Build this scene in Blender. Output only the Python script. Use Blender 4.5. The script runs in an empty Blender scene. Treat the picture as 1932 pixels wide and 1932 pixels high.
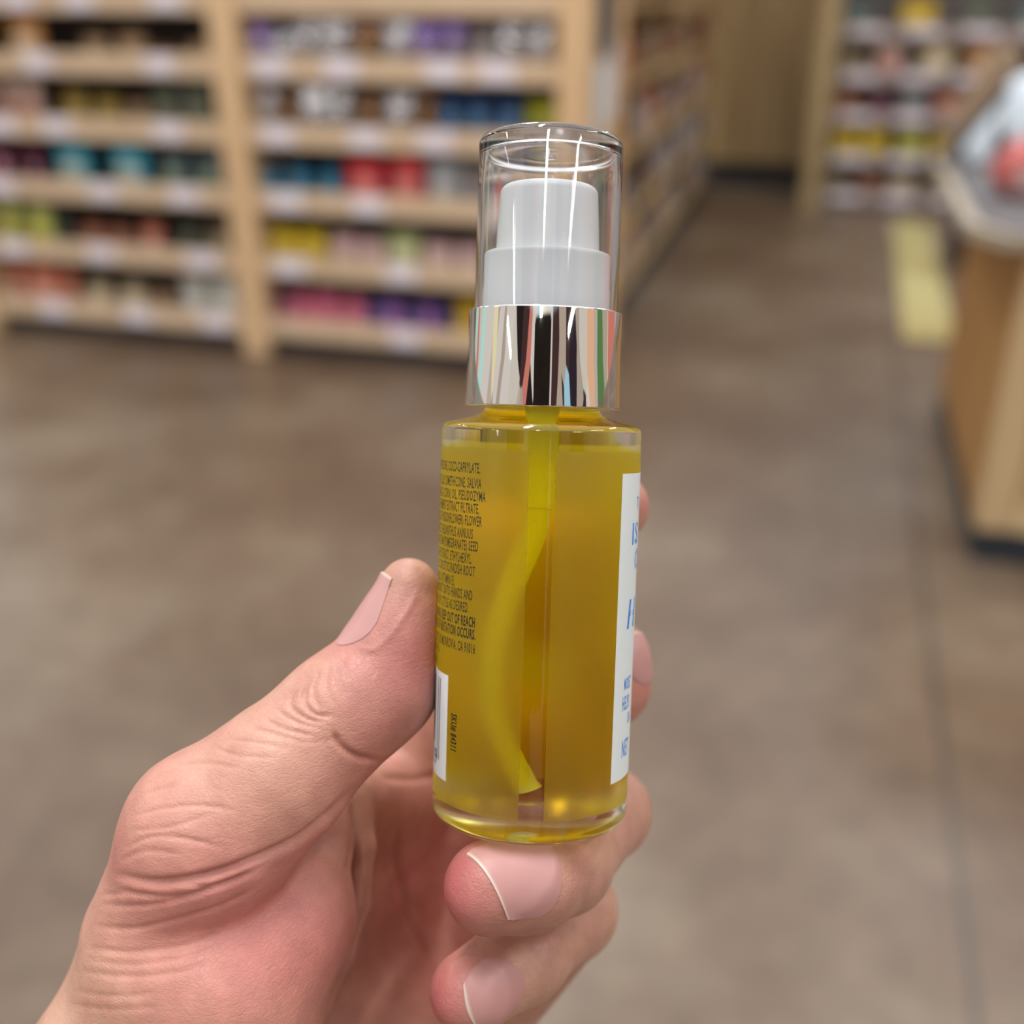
import bpy, bmesh, math, random
import numpy as np
from mathutils import Vector, Matrix, Quaternion
from mathutils.bvhtree import BVHTree

VOX = 0.42          # grid step of the hand's surface, mm
random.seed(7)
C = bpy.context.scene.collection
S = bpy.context.scene

# ------------------------------------------------------------------ camera
F, PITCH, H = 2050.0, math.radians(26.1), 1.35      # focal length in px of a 1932 frame, downward pitch, height
cam = bpy.data.cameras.new('camera'); camo = bpy.data.objects.new('camera', cam); C.objects.link(camo)
camo.location = (0, 0, H); camo.rotation_euler = (math.pi/2 - PITCH, 0, 0)
cam.sensor_width = 36; cam.lens = 36*F/1932
cam.clip_start = .01; cam.clip_end = 60
cam.dof.use_dof = True; cam.dof.focus_distance = .170; cam.dof.aperture_fstop = 8.2
S.camera = camo
CM = Matrix(((1, 0, 0), (0, math.sin(PITCH), math.cos(PITCH)), (0, math.cos(PITCH), -math.sin(PITCH))))  # rows: right, up, forward
CT = CM.transposed()
def c2w(q):                       # camera space in mm (right, up, forward) -> world m
    return Vector((0, 0, H)) + CT @ (Vector(q)*.001)
def P(x, y, d):                   # photo pixel + depth in mm -> camera space mm
    return np.array([(x-966)/F*d, -(y-966)/F*d, d], float)
def ray(x, y):
    return CT @ Vector(((x-966)/F, -(y-966)/F, 1))
def ground(x, y, z=0):
    r = ray(x, y); return Vector((0, 0, H)) + r*((z-H)/r.z)

# ------------------------------------------------------------------ world, light, exposure
S.view_settings.view_transform = 'Standard'; S.view_settings.look = 'None'
S.view_settings.gamma = 1; S.view_settings.use_curve_mapping = False
S.view_settings.exposure = -0.12
S.cycles.use_denoising = True
S.cycles.use_adaptive_sampling = True; S.cycles.adaptive_threshold = .02
S.cycles.max_bounces = 12; S.cycles.transmission_bounces = 12; S.cycles.transparent_max_bounces = 16
S.cycles.glossy_bounces = 6; S.cycles.diffuse_bounces = 4
S.cycles.sample_clamp_indirect = 6
W = bpy.data.worlds.new('world'); S.world = W; W.use_nodes = True
def world():
    nt = W.node_tree; N = nt.nodes; L = nt.links; N.clear()
    out = N.new('ShaderNodeOutputWorld'); bg = N.new('ShaderNodeBackground'); L.new(bg.outputs[0], out.inputs[0])
    tc = N.new('ShaderNodeTexCoord'); sep = N.new('ShaderNodeSeparateXYZ'); L.new(tc.outputs['Generated'], sep.inputs[0])
    # the hall beyond: bright ceiling above, dim shelves with coloured goods around eye height, brown floor below
    ramp = N.new('ShaderNodeValToRGB'); mr = N.new('ShaderNodeMapRange')
    mr.inputs[1].default_value = -1; mr.inputs[2].default_value = 1
    L.new(sep.outputs[2], mr.inputs[0]); L.new(mr.outputs[0], ramp.inputs[0])
    e = ramp.color_ramp.elements
    e[0].position = 0.0; e[0].color = (.20, .15, .115, 1)
    e[1].position = 1.0; e[1].color = (1.28, 1.34, 1.42, 1)
    for p, c in ((.44, (.26, .20, .15, 1)), (.50, (.45, .40, .35, 1)), (.60, (.62, .58, .55, 1)), (.70, (1.2, 1.26, 1.32, 1))):
        q = e.new(p); q.color = c
    at = N.new('ShaderNodeMath'); at.operation = 'ARCTAN2'; L.new(sep.outputs[0], at.inputs[0]); L.new(sep.outputs[1], at.inputs[1])
    cb = N.new('ShaderNodeCombineXYZ'); L.new(at.outputs[0], cb.inputs[0])
    m2 = N.new('ShaderNodeMath'); m2.operation = 'MULTIPLY'; m2.inputs[1].default_value = .25; L.new(sep.outputs[2], m2.inputs[0]); L.new(m2.outputs[0], cb.inputs[2])
    vo = N.new('ShaderNodeTexVoronoi'); vo.inputs['Scale'].default_value = 5; L.new(cb.outputs[0], vo.inputs['Vector'])
    sc_ = N.new('ShaderNodeSeparateColor'); L.new(vo.outputs['Color'], sc_.inputs[0])
    hs = N.new('ShaderNodeValToRGB'); hs.color_ramp.interpolation = 'CONSTANT'; L.new(sc_.outputs[0], hs.inputs[0])
    pal = [(.44, .37, .30), (.02, .015, .015), (.62, .58, .52), (.42, .36, .30), (.75, .45, .28), (.06, .03, .03), (.80, .72, .45), (.50, .44, .38), (.35, .60, .72), (.10, .22, .08), (.60, .20, .16), (.66, .62, .58), (.03, .02, .03), (.45, .75, .70)]
    ee = hs.color_ramp.elements; ee[0].color = (*pal[0], 1); ee[0].position = 0; ee[1].position = 1/14; ee[1].color = (*pal[1], 1)
    for q_ in range(2, 14):
        z_ = ee.new(q_/14); z_.color = (*pal[q_], 1)
    # band of goods only near eye height
    ab = N.new('ShaderNodeMath'); ab.operation = 'ABSOLUTE'; L.new(sep.outputs[2], ab.inputs[0])
    lt = N.new('ShaderNodeMapRange'); lt.inputs[1].default_value = .66; lt.inputs[2].default_value = .56; L.new(ab.outputs[0], lt.inputs[0])
    bk = N.new('ShaderNodeMapRange'); bk.inputs[1].default_value = .9; bk.inputs[2].default_value = .5; L.new(sep.outputs[1], bk.inputs[0])
    mu = N.new('ShaderNodeMath'); mu.operation = 'MULTIPLY'; L.new(lt.outputs[0], mu.inputs[0]); L.new(bk.outputs[0], mu.inputs[1])
    mx = N.new('ShaderNodeMix'); mx.data_type = 'RGBA'
    L.new(mu.outputs[0], mx.inputs['Factor']); L.new(ramp.outputs[0], mx.inputs[6]); L.new(hs.outputs[0], mx.inputs[7])
    L.new(mx.outputs[2], bg.inputs[0]); bg.inputs[1].default_value = 1.15
world()

# ------------------------------------------------------------------ helpers
def lin(c):
    return tuple(((v/255)/12.92 if v/255 <= .04045 else ((v/255+.055)/1.055)**2.4) for v in c)
MC = {}
def new_mat(name):
    m = bpy.data.materials.new(name); m.use_nodes = True
    nt = m.node_tree; b = nt.nodes['Principled BSDF']
    return m, nt, b
def mat(name, rgb, rough=.5, metal=0, noise=0, nscale=20, coat=0, spec=.5):
    if name in MC: return MC[name]
    m, nt, b = new_mat(name)
    c = lin(rgb)
    b.inputs['Base Color'].default_value = (*c, 1); b.inputs['Roughness'].default_value = rough
    b.inputs['Metallic'].default_value = metal; b.inputs['Coat Weight'].default_value = coat
    b.inputs['Specular IOR Level'].default_value = spec
    if noise:
        tc = nt.nodes.new('ShaderNodeTexCoord'); n = nt.nodes.new('ShaderNodeTexNoise'); n.inputs['Scale'].default_value = nscale
        n.inputs['Detail'].default_value = 4
        nt.links.new(tc.outputs['Object'], n.inputs['Vector'])
        mx = nt.nodes.new('ShaderNodeMix'); mx.data_type = 'RGBA'
        nt.links.new(n.outputs[0], mx.inputs['Factor'])
        mx.inputs[6].default_value = (*[v*(1-noise) for v in c], 1); mx.inputs[7].default_value = (*[min(1, v*(1+noise)) for v in c], 1)
        nt.links.new(mx.outputs[2], b.inputs['Base Color'])
    MC[name] = m; return m
def wood(name, a, b_, scale=(6, 6, .8), rough=.5):
    m, nt, b = new_mat(name); N = nt.nodes; L = nt.links
    tc = N.new('ShaderNodeTexCoord'); mp = N.new('ShaderNodeMapping'); mp.inputs['Scale'].default_value = scale
    L.new(tc.outputs['Object'], mp.inputs[0])
    n = N.new('ShaderNodeTexNoise'); n.inputs['Scale'].default_value = 3; n.inputs['Detail'].default_value = 6; n.inputs['Distortion'].default_value = .6
    L.new(mp.outputs[0], n.inputs['Vector'])
    r = N.new('ShaderNodeValToRGB'); r.color_ramp.elements[0].position = .3; r.color_ramp.elements[1].position = .7
    r.color_ramp.elements[0].color = (*lin(a), 1); r.color_ramp.elements[1].color = (*lin(b_), 1)
    L.new(n.outputs[0], r.inputs[0]); L.new(r.outputs[0], b.inputs['Base Color'])
    b.inputs['Roughness'].default_value = rough
    return m
def link(name, bm_or_me, m, parent=None):
    if isinstance(bm_or_me, bmesh.types.BMesh):
        me = bpy.data.meshes.new(name); bmesh.ops.recalc_face_normals(bm_or_me, faces=bm_or_me.faces[:]); bm_or_me.to_mesh(me); bm_or_me.free()
    else: me = bm_or_me
    o = bpy.data.objects.new(name, me); C.objects.link(o)
    if m: me.materials.append(m)
    if parent: o.parent = parent
    return o
def smooth(o, on=True):
    for p in o.data.polygons: p.use_smooth = on
    o.data.set_sharp_from_angle(angle=math.radians(38))
    return o
def empty(name, loc=(0, 0, 0), rz=0):
    o = bpy.data.objects.new(name, None); C.objects.link(o); o.location = loc; o.rotation_euler = (0, 0, rz)
    o.empty_display_size = .01; return o
def tag(o, label, cat, group=None, kind=None):
    if label: o['label'] = label
    if cat: o['category'] = cat
    if group: o['group'] = group
    if kind: o['kind'] = kind
    return o
def struct(o): o['kind'] = 'structure'; return o
def box(bm, x0, x1, y0, y1, z0, z1):
    vs = [bm.verts.new((x, y, z)) for x in (x0, x1) for y in (y0, y1) for z in (z0, z1)]
    for f in ((0, 1, 3, 2), (4, 6, 7, 5), (0, 4, 5, 1), (2, 3, 7, 6), (0, 2, 6, 4), (1, 5, 7, 3)): bm.faces.new([vs[i] for i in f])
    return vs
def boxm(x0, x1, y0, y1, z0, z1, bev=0):
    bm = bmesh.new(); box(bm, x0, x1, y0, y1, z0, z1)
    if bev: bmesh.ops.bevel(bm, geom=bm.edges[:], offset=bev, segments=2, affect='EDGES')
    return bm
def lathe(prof, n=96, close=False):
    """closed of revolution around z; prof = [(r, z)...], r = 0 makes a pole"""
    bm = bmesh.new(); rings = []
    for r, z in prof:
        if r < 1e-9: rings.append([bm.verts.new((0, 0, z))])
        else: rings.append([bm.verts.new((r*math.cos(2*math.pi*i/n), r*math.sin(2*math.pi*i/n), z)) for i in range(n)])
    pairs = list(zip(rings, rings[1:]))
    if close: pairs.append((rings[-1], rings[0]))
    for A, B in pairs:
        for i in range(n):
            j = (i+1) % n
            if len(A) == 1 and len(B) == 1: continue
            if len(A) == 1: bm.faces.new((A[0], B[i], B[j]))
            elif len(B) == 1: bm.faces.new((A[i], A[j], B[0]))
            else: bm.faces.new((A[i], A[j], B[j], B[i]))
    return bm
def arc(cx, cz, r, a0, a1, n=6):
    return [(cx+r*math.cos(math.radians(a0+(a1-a0)*i/n)), cz+r*math.sin(math.radians(a0+(a1-a0)*i/n))) for i in range(n+1)]
def tube(pts, rads, n=24, cap=True):
    bm = bmesh.new(); rings = []
    pts = [Vector(p) for p in pts]
    up = Vector((0, 1, 0.01)).normalized()
    for i, p in enumerate(pts):
        t = (pts[min(i+1, len(pts)-1)]-pts[max(i-1, 0)]).normalized()
        a = t.cross(up).normalized(); b = t.cross(a)
        rings.append([bm.verts.new(p+(a*math.cos(2*math.pi*k/n)+b*math.sin(2*math.pi*k/n))*rads[i]) for k in range(n)])
    for A, B in zip(rings, rings[1:]):
        for k in range(n): bm.faces.new((A[k], A[(k+1) % n], B[(k+1) % n], B[k]))
    if cap: bm.faces.new(rings[0]); bm.faces.new(rings[-1])
    return bm
def spline(pts, n=10):
    out = []
    q = [np.array(p, float) for p in pts]; q = [2*q[0]-q[1]]+q+[2*q[-1]-q[-2]]
    for i in range(1, len(q)-2):
        for k in range(n):
            t = k/n
            out.append(.5*((2*q[i])+(-q[i-1]+q[i+1])*t+(2*q[i-1]-5*q[i]+4*q[i+1]-q[i+2])*t*t+(-q[i-1]+3*q[i]-3*q[i+1]+q[i+2])*t**3))
    out.append(q[-2]); return out

# ------------------------------------------------------------------ the setting
TH = math.radians(-15.5)
Dv = Vector((math.cos(TH), math.sin(TH), 0)); Nv = Vector((-math.sin(TH), math.cos(TH), 0))
def floor_mat():
    m, nt, b = new_mat('polished_concrete'); N = nt.nodes; L = nt.links
    ge = N.new('ShaderNodeNewGeometry')
    n1 = N.new('ShaderNodeTexNoise'); n1.inputs['Scale'].default_value = 1.1; n1.inputs['Detail'].default_value = 5; n1.inputs['Roughness'].default_value = .6
    n2 = N.new('ShaderNodeTexNoise'); n2.inputs['Scale'].default_value = 14; n2.inputs['Detail'].default_value = 6
    L.new(ge.outputs['Position'], n1.inputs['Vector']); L.new(ge.outputs['Position'], n2.inputs['Vector'])
    r = N.new('ShaderNodeValToRGB'); e = r.color_ramp.elements
    e[0].position = .3; e[0].color = (*lin((84, 63, 48)), 1); e[1].position = .72; e[1].color = (*lin((132, 117, 100)), 1)
    q = e.new(.5); q.color = (*lin((104, 85, 68)), 1)
    L.new(n1.outputs[0], r.inputs[0])
    mx = N.new('ShaderNodeMix'); mx.data_type = 'RGBA'; mx.blend_type = 'OVERLAY'; mx.inputs['Factor'].default_value = .35
    L.new(r.outputs[0], mx.inputs[6]); L.new(n2.outputs[0], mx.inputs[7])
    # control joints sawn in the slab, parallel and square to the shelving
    rot = N.new('ShaderNodeVectorRotate'); rot.rotation_type = 'Z_AXIS'; rot.inputs['Angle'].default_value = -TH
    L.new(ge.outputs['Position'], rot.inputs['Vector'])
    sp = N.new('ShaderNodeSeparateXYZ'); L.new(rot.outputs[0], sp.inputs[0])
    def local(v): v = Vector(v[:2]+(0,)) if isinstance(v, tuple) else v; return v.dot(Dv), v.dot(Nv)
    last = mx.outputs[2]
    a = local(ground(1790, 1500))[0]; bq = local(ground(1500, 668))[1]; b3 = local(ground(620, 975))[1]
    for axis, pos, w, fac in ((0, a, .010, .75), (1, bq, .012, .25), (1, b3, .01, .25)):
        s = N.new('ShaderNodeMath'); s.operation = 'SUBTRACT'; s.inputs[1].default_value = pos; L.new(sp.outputs[axis], s.inputs[0])
        ab = N.new('ShaderNodeMath'); ab.operation = 'ABSOLUTE'; L.new(s.outputs[0], ab.inputs[0])
        mr = N.new('ShaderNodeMapRange'); mr.inputs[1].default_value = w; mr.inputs[2].default_value = w*.4; mr.inputs[4].default_value = fac; L.new(ab.outputs[0], mr.inputs[0])
        mm = N.new('ShaderNodeMix'); mm.data_type = 'RGBA'; mm.inputs[7].default_value = (*lin((58, 52, 48)), 1)
        L.new(mr.outputs[0], mm.inputs['Factor']); L.new(last, mm.inputs[6]); last = mm.outputs[2]
    L.new(last, b.inputs['Base Color'])
    b.inputs['Roughness'].default_value = .32; b.inputs['Specular IOR Level'].default_value = .5
    return m
bm = bmesh.new(); box(bm, -9, 9, -5, 13, -.1, 0)
struct(link('floor', bm, floor_mat()))

oak = wood('light_oak', (212, 176, 134), (228, 196, 154), (5, 5, .6))
oak_rail = wood('oak_rail', (206, 178, 146), (222, 196, 166), (1.5, 8, 8))
oak_dark = wood('brown_oak', (134, 104, 66), (196, 168, 122), (9, 9, .3))
oak_side = wood('amber_oak', (150, 108, 60), (176, 132, 80), (6, 6, .5))
dark = mat('dark_back', (92, 84, 80), .7); black = mat('black_kick', (34, 38, 46), .6)
tagm = mat('tag_paper', (238, 230, 240), .5)

# far timber wall
g = ground(1320, 345); wl = empty('wall_back', (g.x, g.y, 0), TH); struct(wl)
bm = boxm(-.9, 1.1, 0, .08, .16, 2.6); struct(link('wall_back_panel', bm, oak_dark, wl))
bm = boxm(-.9, 1.1, .03, .07, 0, .16); struct(link('wall_back_plinth', bm, black, wl))
far = struct(link('wall_far', boxm(-9, 9, 12.6, 12.8, 0, 2.9), mat('far_wall', (168, 158, 142), .8)))

# ------------------------------------------------------------------ goods
def pouch_mesh(w, h, t, crimp=.04):
    bm = bmesh.new(); nu, nv = 12, 12; G = {}
    for s in (1, -1):
        for i in range(nu+1):
            for j in range(nv+1):
                u = i/nu*2-1; v = j/nv
                if s == -1 and (i in (0, nu) or j in (0, nv)): G[s, i, j] = G[1, i, j]; continue
                th = t/2*math.sqrt(max(0, 1-u*u))*min(1, (1-v)*2.2)**.6*min(1, (v+.02)*9)**.5
                wob = .004*math.sin(9*u+5*v)*math.sin(7*v)
                ww = w/2*(1-.05*math.sin(math.pi*v))
                edge = 0 if (i in (0, nu) or j in (0, nv)) else 1
                G[s, i, j] = bm.verts.new((u*ww, -s*(th+wob*edge*.5)*edge, v*h))
    for s in (1, -1):
        for i in range(nu):
            for j in range(nv):
                f = [G[s, i, j], G[s, i+1, j], G[s, i+1, j+1], G[s, i, j+1]]
                try: bm.faces.new(f if s == 1 else f[::-1])
                except ValueError: pass
    me = bpy.data.meshes.new('pouch'); bm.to_mesh(me); bm.free()
    for p in me.polygons: p.use_smooth = True
    return me
def carton_mesh(w, h, t):
    bm = boxm(-w/2, w/2, -t/2, t/2, 0, h, .003); me = bpy.data.meshes.new('carton'); bm.to_mesh(me); bm.free(); return me
def jar_mesh(r, h):
    bm = lathe([(0, 0), (r*.9, 0), (r, .008), (r, h*.7), (r*.8, h*.8), (r*.8, h*.82), (r*.86, h*.82), (r*.86, h*.99), (r*.8, h), (0, h)], 24)
    me = bpy.data.meshes.new('jar'); bmesh.ops.recalc_face_normals(bm, faces=bm.faces[:]); bm.to_mesh(me); bm.free()
    for p in me.polygons: p.use_smooth = True
    return me
def foil_mesh():
    rf = random.Random(11); bm = bmesh.new()
    n = 6; G = {}
    for s_ in (1, -1):
        for i in range(n+1):
            for j in range(n+1):
                if s_ < 0 and (i in (0, n) or j in (0, n)): G[s_, i, j] = G[1, i, j]; continue
                u = i/n*2-1; v = j/n; rim = i in (0, n) or j in (0, n)
                t = 0 if rim else .035*math.sqrt(1-u*u)*min(1, (1-v)*2.2)
                q = 0 if rim else .007
                G[s_, i, j] = bm.verts.new((u*.075+rf.uniform(-q, q), -s_*(t+rf.uniform(0, q)), v*.15+rf.uniform(-q, q)))
    for s_ in (1, -1):
        for i in range(n):
            for j in range(n):
                q = [G[s_, i, j], G[s_, i+1, j], G[s_, i+1, j+1], G[s_, i, j+1]]
                for f in ((q[0], q[1], q[2]), (q[0], q[2], q[3])):
                    try: bm.faces.new(f if s_ == 1 else f[::-1])
                    except ValueError: pass
    out = bpy.data.meshes.new('foil_pouch'); bm.to_mesh(out); bm.free(); return out
MESH = dict(foil=foil_mesh(), pouch=pouch_mesh(.15, .15, .07), small_pouch=pouch_mesh(.10, .085, .06), carton=carton_mesh(.12, .14, .06),
            tub=jar_mesh(.05, .075), jar=jar_mesh(.033, .12), tray=carton_mesh(.17, .06, .14), block=carton_mesh(.085, .10, .07))
def pack_mat(name, base, accent, metal=0, rough=.35):
    k = 'pack_%s' % name
    if k in MC: return MC[k]
    m, nt, b = new_mat(k); N = nt.nodes; L = nt.links
    tc = N.new('ShaderNodeTexCoord'); se = N.new('ShaderNodeSeparateXYZ'); L.new(tc.outputs['Generated'], se.inputs[0])
    v = N.new('ShaderNodeVectorMath'); v.operation = 'DISTANCE'; v.inputs[1].default_value = (.5, .0, .36)
    mp = N.new('ShaderNodeMapping'); mp.inputs['Scale'].default_value = (1, 0, 1.15); L.new(tc.outputs['Generated'], mp.inputs[0]); L.new(mp.outputs[0], v.inputs[0])
    mr = N.new('ShaderNodeMapRange'); mr.inputs[1].default_value = .30; mr.inputs[2].default_value = .27; L.new(v.outputs['Value'], mr.inputs[0])
    n = N.new('ShaderNodeTexNoise'); n.inputs['Scale'].default_value = 6; n.inputs['Detail'].default_value = 3
    oi = N.new('ShaderNodeObjectInfo'); ad = N.new('ShaderNodeVectorMath'); ad.operation = 'ADD'
    L.new(tc.outputs['Generated'], ad.inputs[0]); L.new(oi.outputs['Location'], ad.inputs[1]); L.new(ad.outputs[0], n.inputs['Vector'])
    mu = N.new('ShaderNodeMath'); mu.operation = 'MULTIPLY'; L.new(mr.outputs[0], mu.inputs[0]); mu.inputs[1].default_value = .85
    mx = N.new('ShaderNodeMix'); mx.data_type = 'RGBA'; mx.inputs[6].default_value = (*lin(base), 1); mx.inputs[7].default_value = (*lin(accent), 1)
    L.new(mu.outputs[0], mx.inputs['Factor'])
    m2 = N.new('ShaderNodeMix'); m2.data_type = 'RGBA'; m2.blend_type = 'OVERLAY'; m2.inputs['Factor'].default_value = .5
    L.new(mx.outputs[2], m2.inputs[6]); L.new(n.outputs[0], m2.inputs[7]); L.new(m2.outputs[2], b.inputs['Base Color'])
    b.inputs['Roughness'].default_value = rough; b.inputs['Metallic'].default_value = metal
    # crinkled film
    n2 = N.new('ShaderNodeTexNoise'); n2.inputs['Scale'].default_value = 9 if metal > .5 else 5; n2.inputs['Detail'].default_value = 2; n2.inputs['Distortion'].default_value = 1.2; L.new(ad.outputs[0], n2.inputs['Vector'])
    bp = N.new('ShaderNodeBump'); bp.inputs['Strength'].default_value = .15 if metal > .5 else .9; bp.inputs['Distance'].default_value = .03; L.new(n2.outputs[0], bp.inputs['Height']); L.new(bp.outputs[0], b.inputs['Normal'])
    MC[k] = m; return m
PAL = dict(orange=((224, 160, 96), (240, 220, 190)), tan=((176, 140, 104), (205, 180, 150)), peach=((232, 200, 186), (200, 96, 72)),
    mustard=((170, 140, 62), (190, 170, 110)), olive=((92, 100, 84), (120, 122, 100)), maroon=((96, 20, 62), (205, 150, 170)), teal=((64, 176, 204), (214, 208, 186)),
    slate=((84, 104, 110), (140, 160, 130)), lime=((206, 214, 120), (238, 222, 70)), rust=((170, 104, 78), (200, 160, 130)), coral=((232, 132, 104), (240, 208, 190)),
    cream=((226, 206, 168), (240, 228, 200)), frost=((214, 214, 204), (236, 240, 240)), silver=((186, 186, 190), (230, 230, 236)), violet=((150, 124, 190), (220, 214, 240)),
    brown=((120, 88, 66), (190, 160, 120)), navy=((26, 62, 108), (110, 156, 200)), acid=((190, 190, 40), (90, 120, 90)), cyan=((60, 150, 196), (140, 200, 226)),
    red=((222, 62, 74), (226, 150, 140)), ash=((170, 176, 182), (206, 200, 196)), yellow=((232, 200, 40), (226, 190, 90)), rose=((232, 190, 188), (238, 214, 196)),
    mint=((206, 212, 150), (228, 226, 190)), pink=((232, 118, 150), (242, 160, 180)), berry=((150, 84, 116), (232, 130, 150)), lilac=((150, 104, 180), (206, 130, 206)),
    indigo=((84, 76, 140), (140, 120, 180)), gold=((214, 176, 30), (240, 210, 110)), grey=((146, 136, 134), (196, 188, 188)), khaki=((150, 132, 104), (186, 172, 150)), white=((226, 230, 236), (214, 220, 230)))
CN = {'frost': 'frosty white', 'ash': 'ash grey', 'acid': 'yellow-green', 'gold': 'golden yellow', 'berry': 'berry pink', 'slate': 'slate grey-green', 'silver': 'silvery', 'mint': 'pale green'}
def good(kind, col, loc, rz, label, group, s=(1, 1, 1)):
    nm = {'pouch': 'snack_pouch', 'small_pouch': 'snack_pouch', 'carton': 'carton', 'tub': 'plastic_tub', 'jar': 'jar', 'tray': 'packed_tray', 'block': 'carton'}[kind]
    me = MESH['foil' if col in ('silver', 'violet', 'white', 'brown') and kind == 'pouch' else kind]
    o = bpy.data.objects.new(nm, me); C.objects.link(o)
    if not me.materials: me.materials.append(None)
    o.material_slots[0].link = 'OBJECT'
    metal = .8 if col in ('silver', 'violet', 'white', 'brown') else (.25 if col in ('navy', 'cyan', 'teal') else 0)
    o.material_slots[0].material = pack_mat(col, *PAL[col], metal=metal, rough=.09 if metal > .5 else .3)
    o.location = loc; o.rotation_euler = (0, 0, rz); o.scale = s
    tag(o, label, {'snack_pouch': 'bag', 'carton': 'box', 'plastic_tub': 'tub', 'jar': 'jar', 'packed_tray': 'box'}[nm], group)
    return o
ORD = ['first', 'second', 'third', 'fourth', 'fifth', 'sixth', 'seventh', 'eighth', 'ninth', 'tenth', 'eleventh', 'twelfth', 'thirteenth', 'fourteenth']
KN = {'pouch': 'bag', 'small_pouch': 'small bag', 'carton': 'box', 'tub': 'round tub', 'jar': 'jar', 'tray': 'flat tray', 'block': 'small box'}

# ------------------------------------------------------------------ the shelving at left: two bays facing us
post_o = ground(490, 665); post_o.z = 0
def plane_t(px, py):                   # where a pixel's ray meets the front plane of the shelving: along (Dv), height
    r = ray(px, py); c = Vector((0, 0, H)); k = (post_o-c).dot(Nv)/r.dot(Nv); q = c+r*k
    return (q-post_o).dot(Dv), q.z
BAY = 1.27; PW = .052
LV = [.12, .365, .61, .845, 1.075, 1.29]
def post_part(par, x):
    return link('post', boxm(x-PW, x+PW, -.03, .42, 0, 2.1, .004), oak, par)
def bay(x0, name_label, rowtags, has_left, has_right, levels=LV):
    u = empty('shelving_unit', post_o, TH)
    tag(u, name_label, 'shelving')
    if has_left: post_part(u, x0)
    if has_right: post_part(u, x0+BAY)
    a, b = x0+PW+.001, x0+BAY-PW-.001
    link('back_panel', boxm(a, b, .38, .40, .09, 2.1), dark, u)
    link('plinth', boxm(a, b, .03, .37, 0, .07), black, u)
    for i, z in enumerate(levels):
        sh = link('shelf', boxm(a, b, .012, .375, z-.012, z+.008), dark if i > 0 else oak_rail, u)
        link('shelf_rail', boxm(a, b, -.012, .010, z-.045, z+.03, .003), oak_rail, sh)
        for (px, py) in rowtags.get(i, []):
            t, zz = plane_t(px, py)
            link('price_tag', boxm(t-.062, t+.062, -.017, -.0125, z-.034, z+.026, .001), tagm, sh)
    return u
bay(-BAY, 'wooden shelving bay on the left stocked with snack bags', {5: [(40, 14), (156, 14), (318, 14)], 4: [(76, 120), (304, 120)], 3: [(10, 245), (112, 245), (322, 250)],
    2: [(10, 365), (200, 365), (351, 372)], 1: [(33, 480), (195, 480), (384, 490)], 0: [(105, 575), (264, 590), (409, 600)]}, True, True)
bay(0, 'wooden shelving bay behind the pump bottle beside the aisle', {5: [], 4: [(512, 109), (646, 109), (838, 109), (940, 109)], 3: [(530, 264), (693, 264), (824, 264)],
    2: [(545, 391), (697, 391)], 1: [(552, 514), (759, 514)], 0: [(766, 616)]}, False, True)
BAYN = {0: 'left bay', 1: 'second bay'}
ROWN = ['lowest', 'second-lowest', 'third-lowest', 'fourth-lowest', 'fifth-lowest', 'top']
def row(bayi, lv, items):
    """items: (pixel x of its middle, kind, colour, scale x, scale z)"""
    z = LV[lv]+.0085
    py = {0: 575, 1: 480, 2: 360, 3: 235, 4: 105, 5: 0}[lv] + (15 if bayi else 0)
    cnt = {}
    tot = {}
    for it in items: tot[(it[1], it[2])] = tot.get((it[1], it[2]), 0)+1
    WD = dict(pouch=.15, small_pouch=.10, carton=.12, tub=.10, jar=.066, tray=.17, block=.085)
    ts = [plane_t(it[0], py)[0] for it in items]; hw = [WD[it[1]]*it[3]/2+.004 for it in items]
    lo_, hi_ = (-BAY if bayi == 0 else 0)+PW+.008, (0 if bayi == 0 else BAY)-PW-.008
    for _ in range(60):                       # goods stand side by side, none inside another
        for q in range(len(items)):
            ts[q] = min(max(ts[q], lo_+hw[q]), hi_-hw[q])
        for q in range(len(items)-1):
            ov = hw[q]+hw[q+1]-(ts[q+1]-ts[q])
            if ov > 0: ts[q] -= ov/2; ts[q+1] += ov/2
    for qi, it in enumerate(items):
        px, kind, col, sx, sz = it
        t = ts[qi]
        gap = min([abs(ts[q]-t)-hw[q]+.004 for q in (qi-1, qi+1) if 0 <= q < len(items)] or [1])
        sz = min(sz, 1.02) if kind == 'pouch' else sz
        sx = min(sx, 2*gap/WD[kind]*.96)
        loc = post_o + Dv*t + Nv*((.06 if kind != 'tray' else .085)+.01*random.random()); loc.z = z
        k = (kind, col); cnt[k] = cnt.get(k, 0)+1
        o_ = '' if tot[k] == 1 else ORD[cnt[k]-1]+' '
        lab = '%s%s %s%s on the %s shelf of the %s' % (o_, CN.get(col, col), KN[kind], ' from the left' if tot[k] > 1 else '', ROWN[lv], BAYN[bayi])
        good(kind, col, loc, TH+random.uniform(-.04, .04), lab, 'goods on the shelves at left', (sx, .8, sz*1.08 if kind in ('pouch', 'carton', 'block') else sz*1.15))
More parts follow.
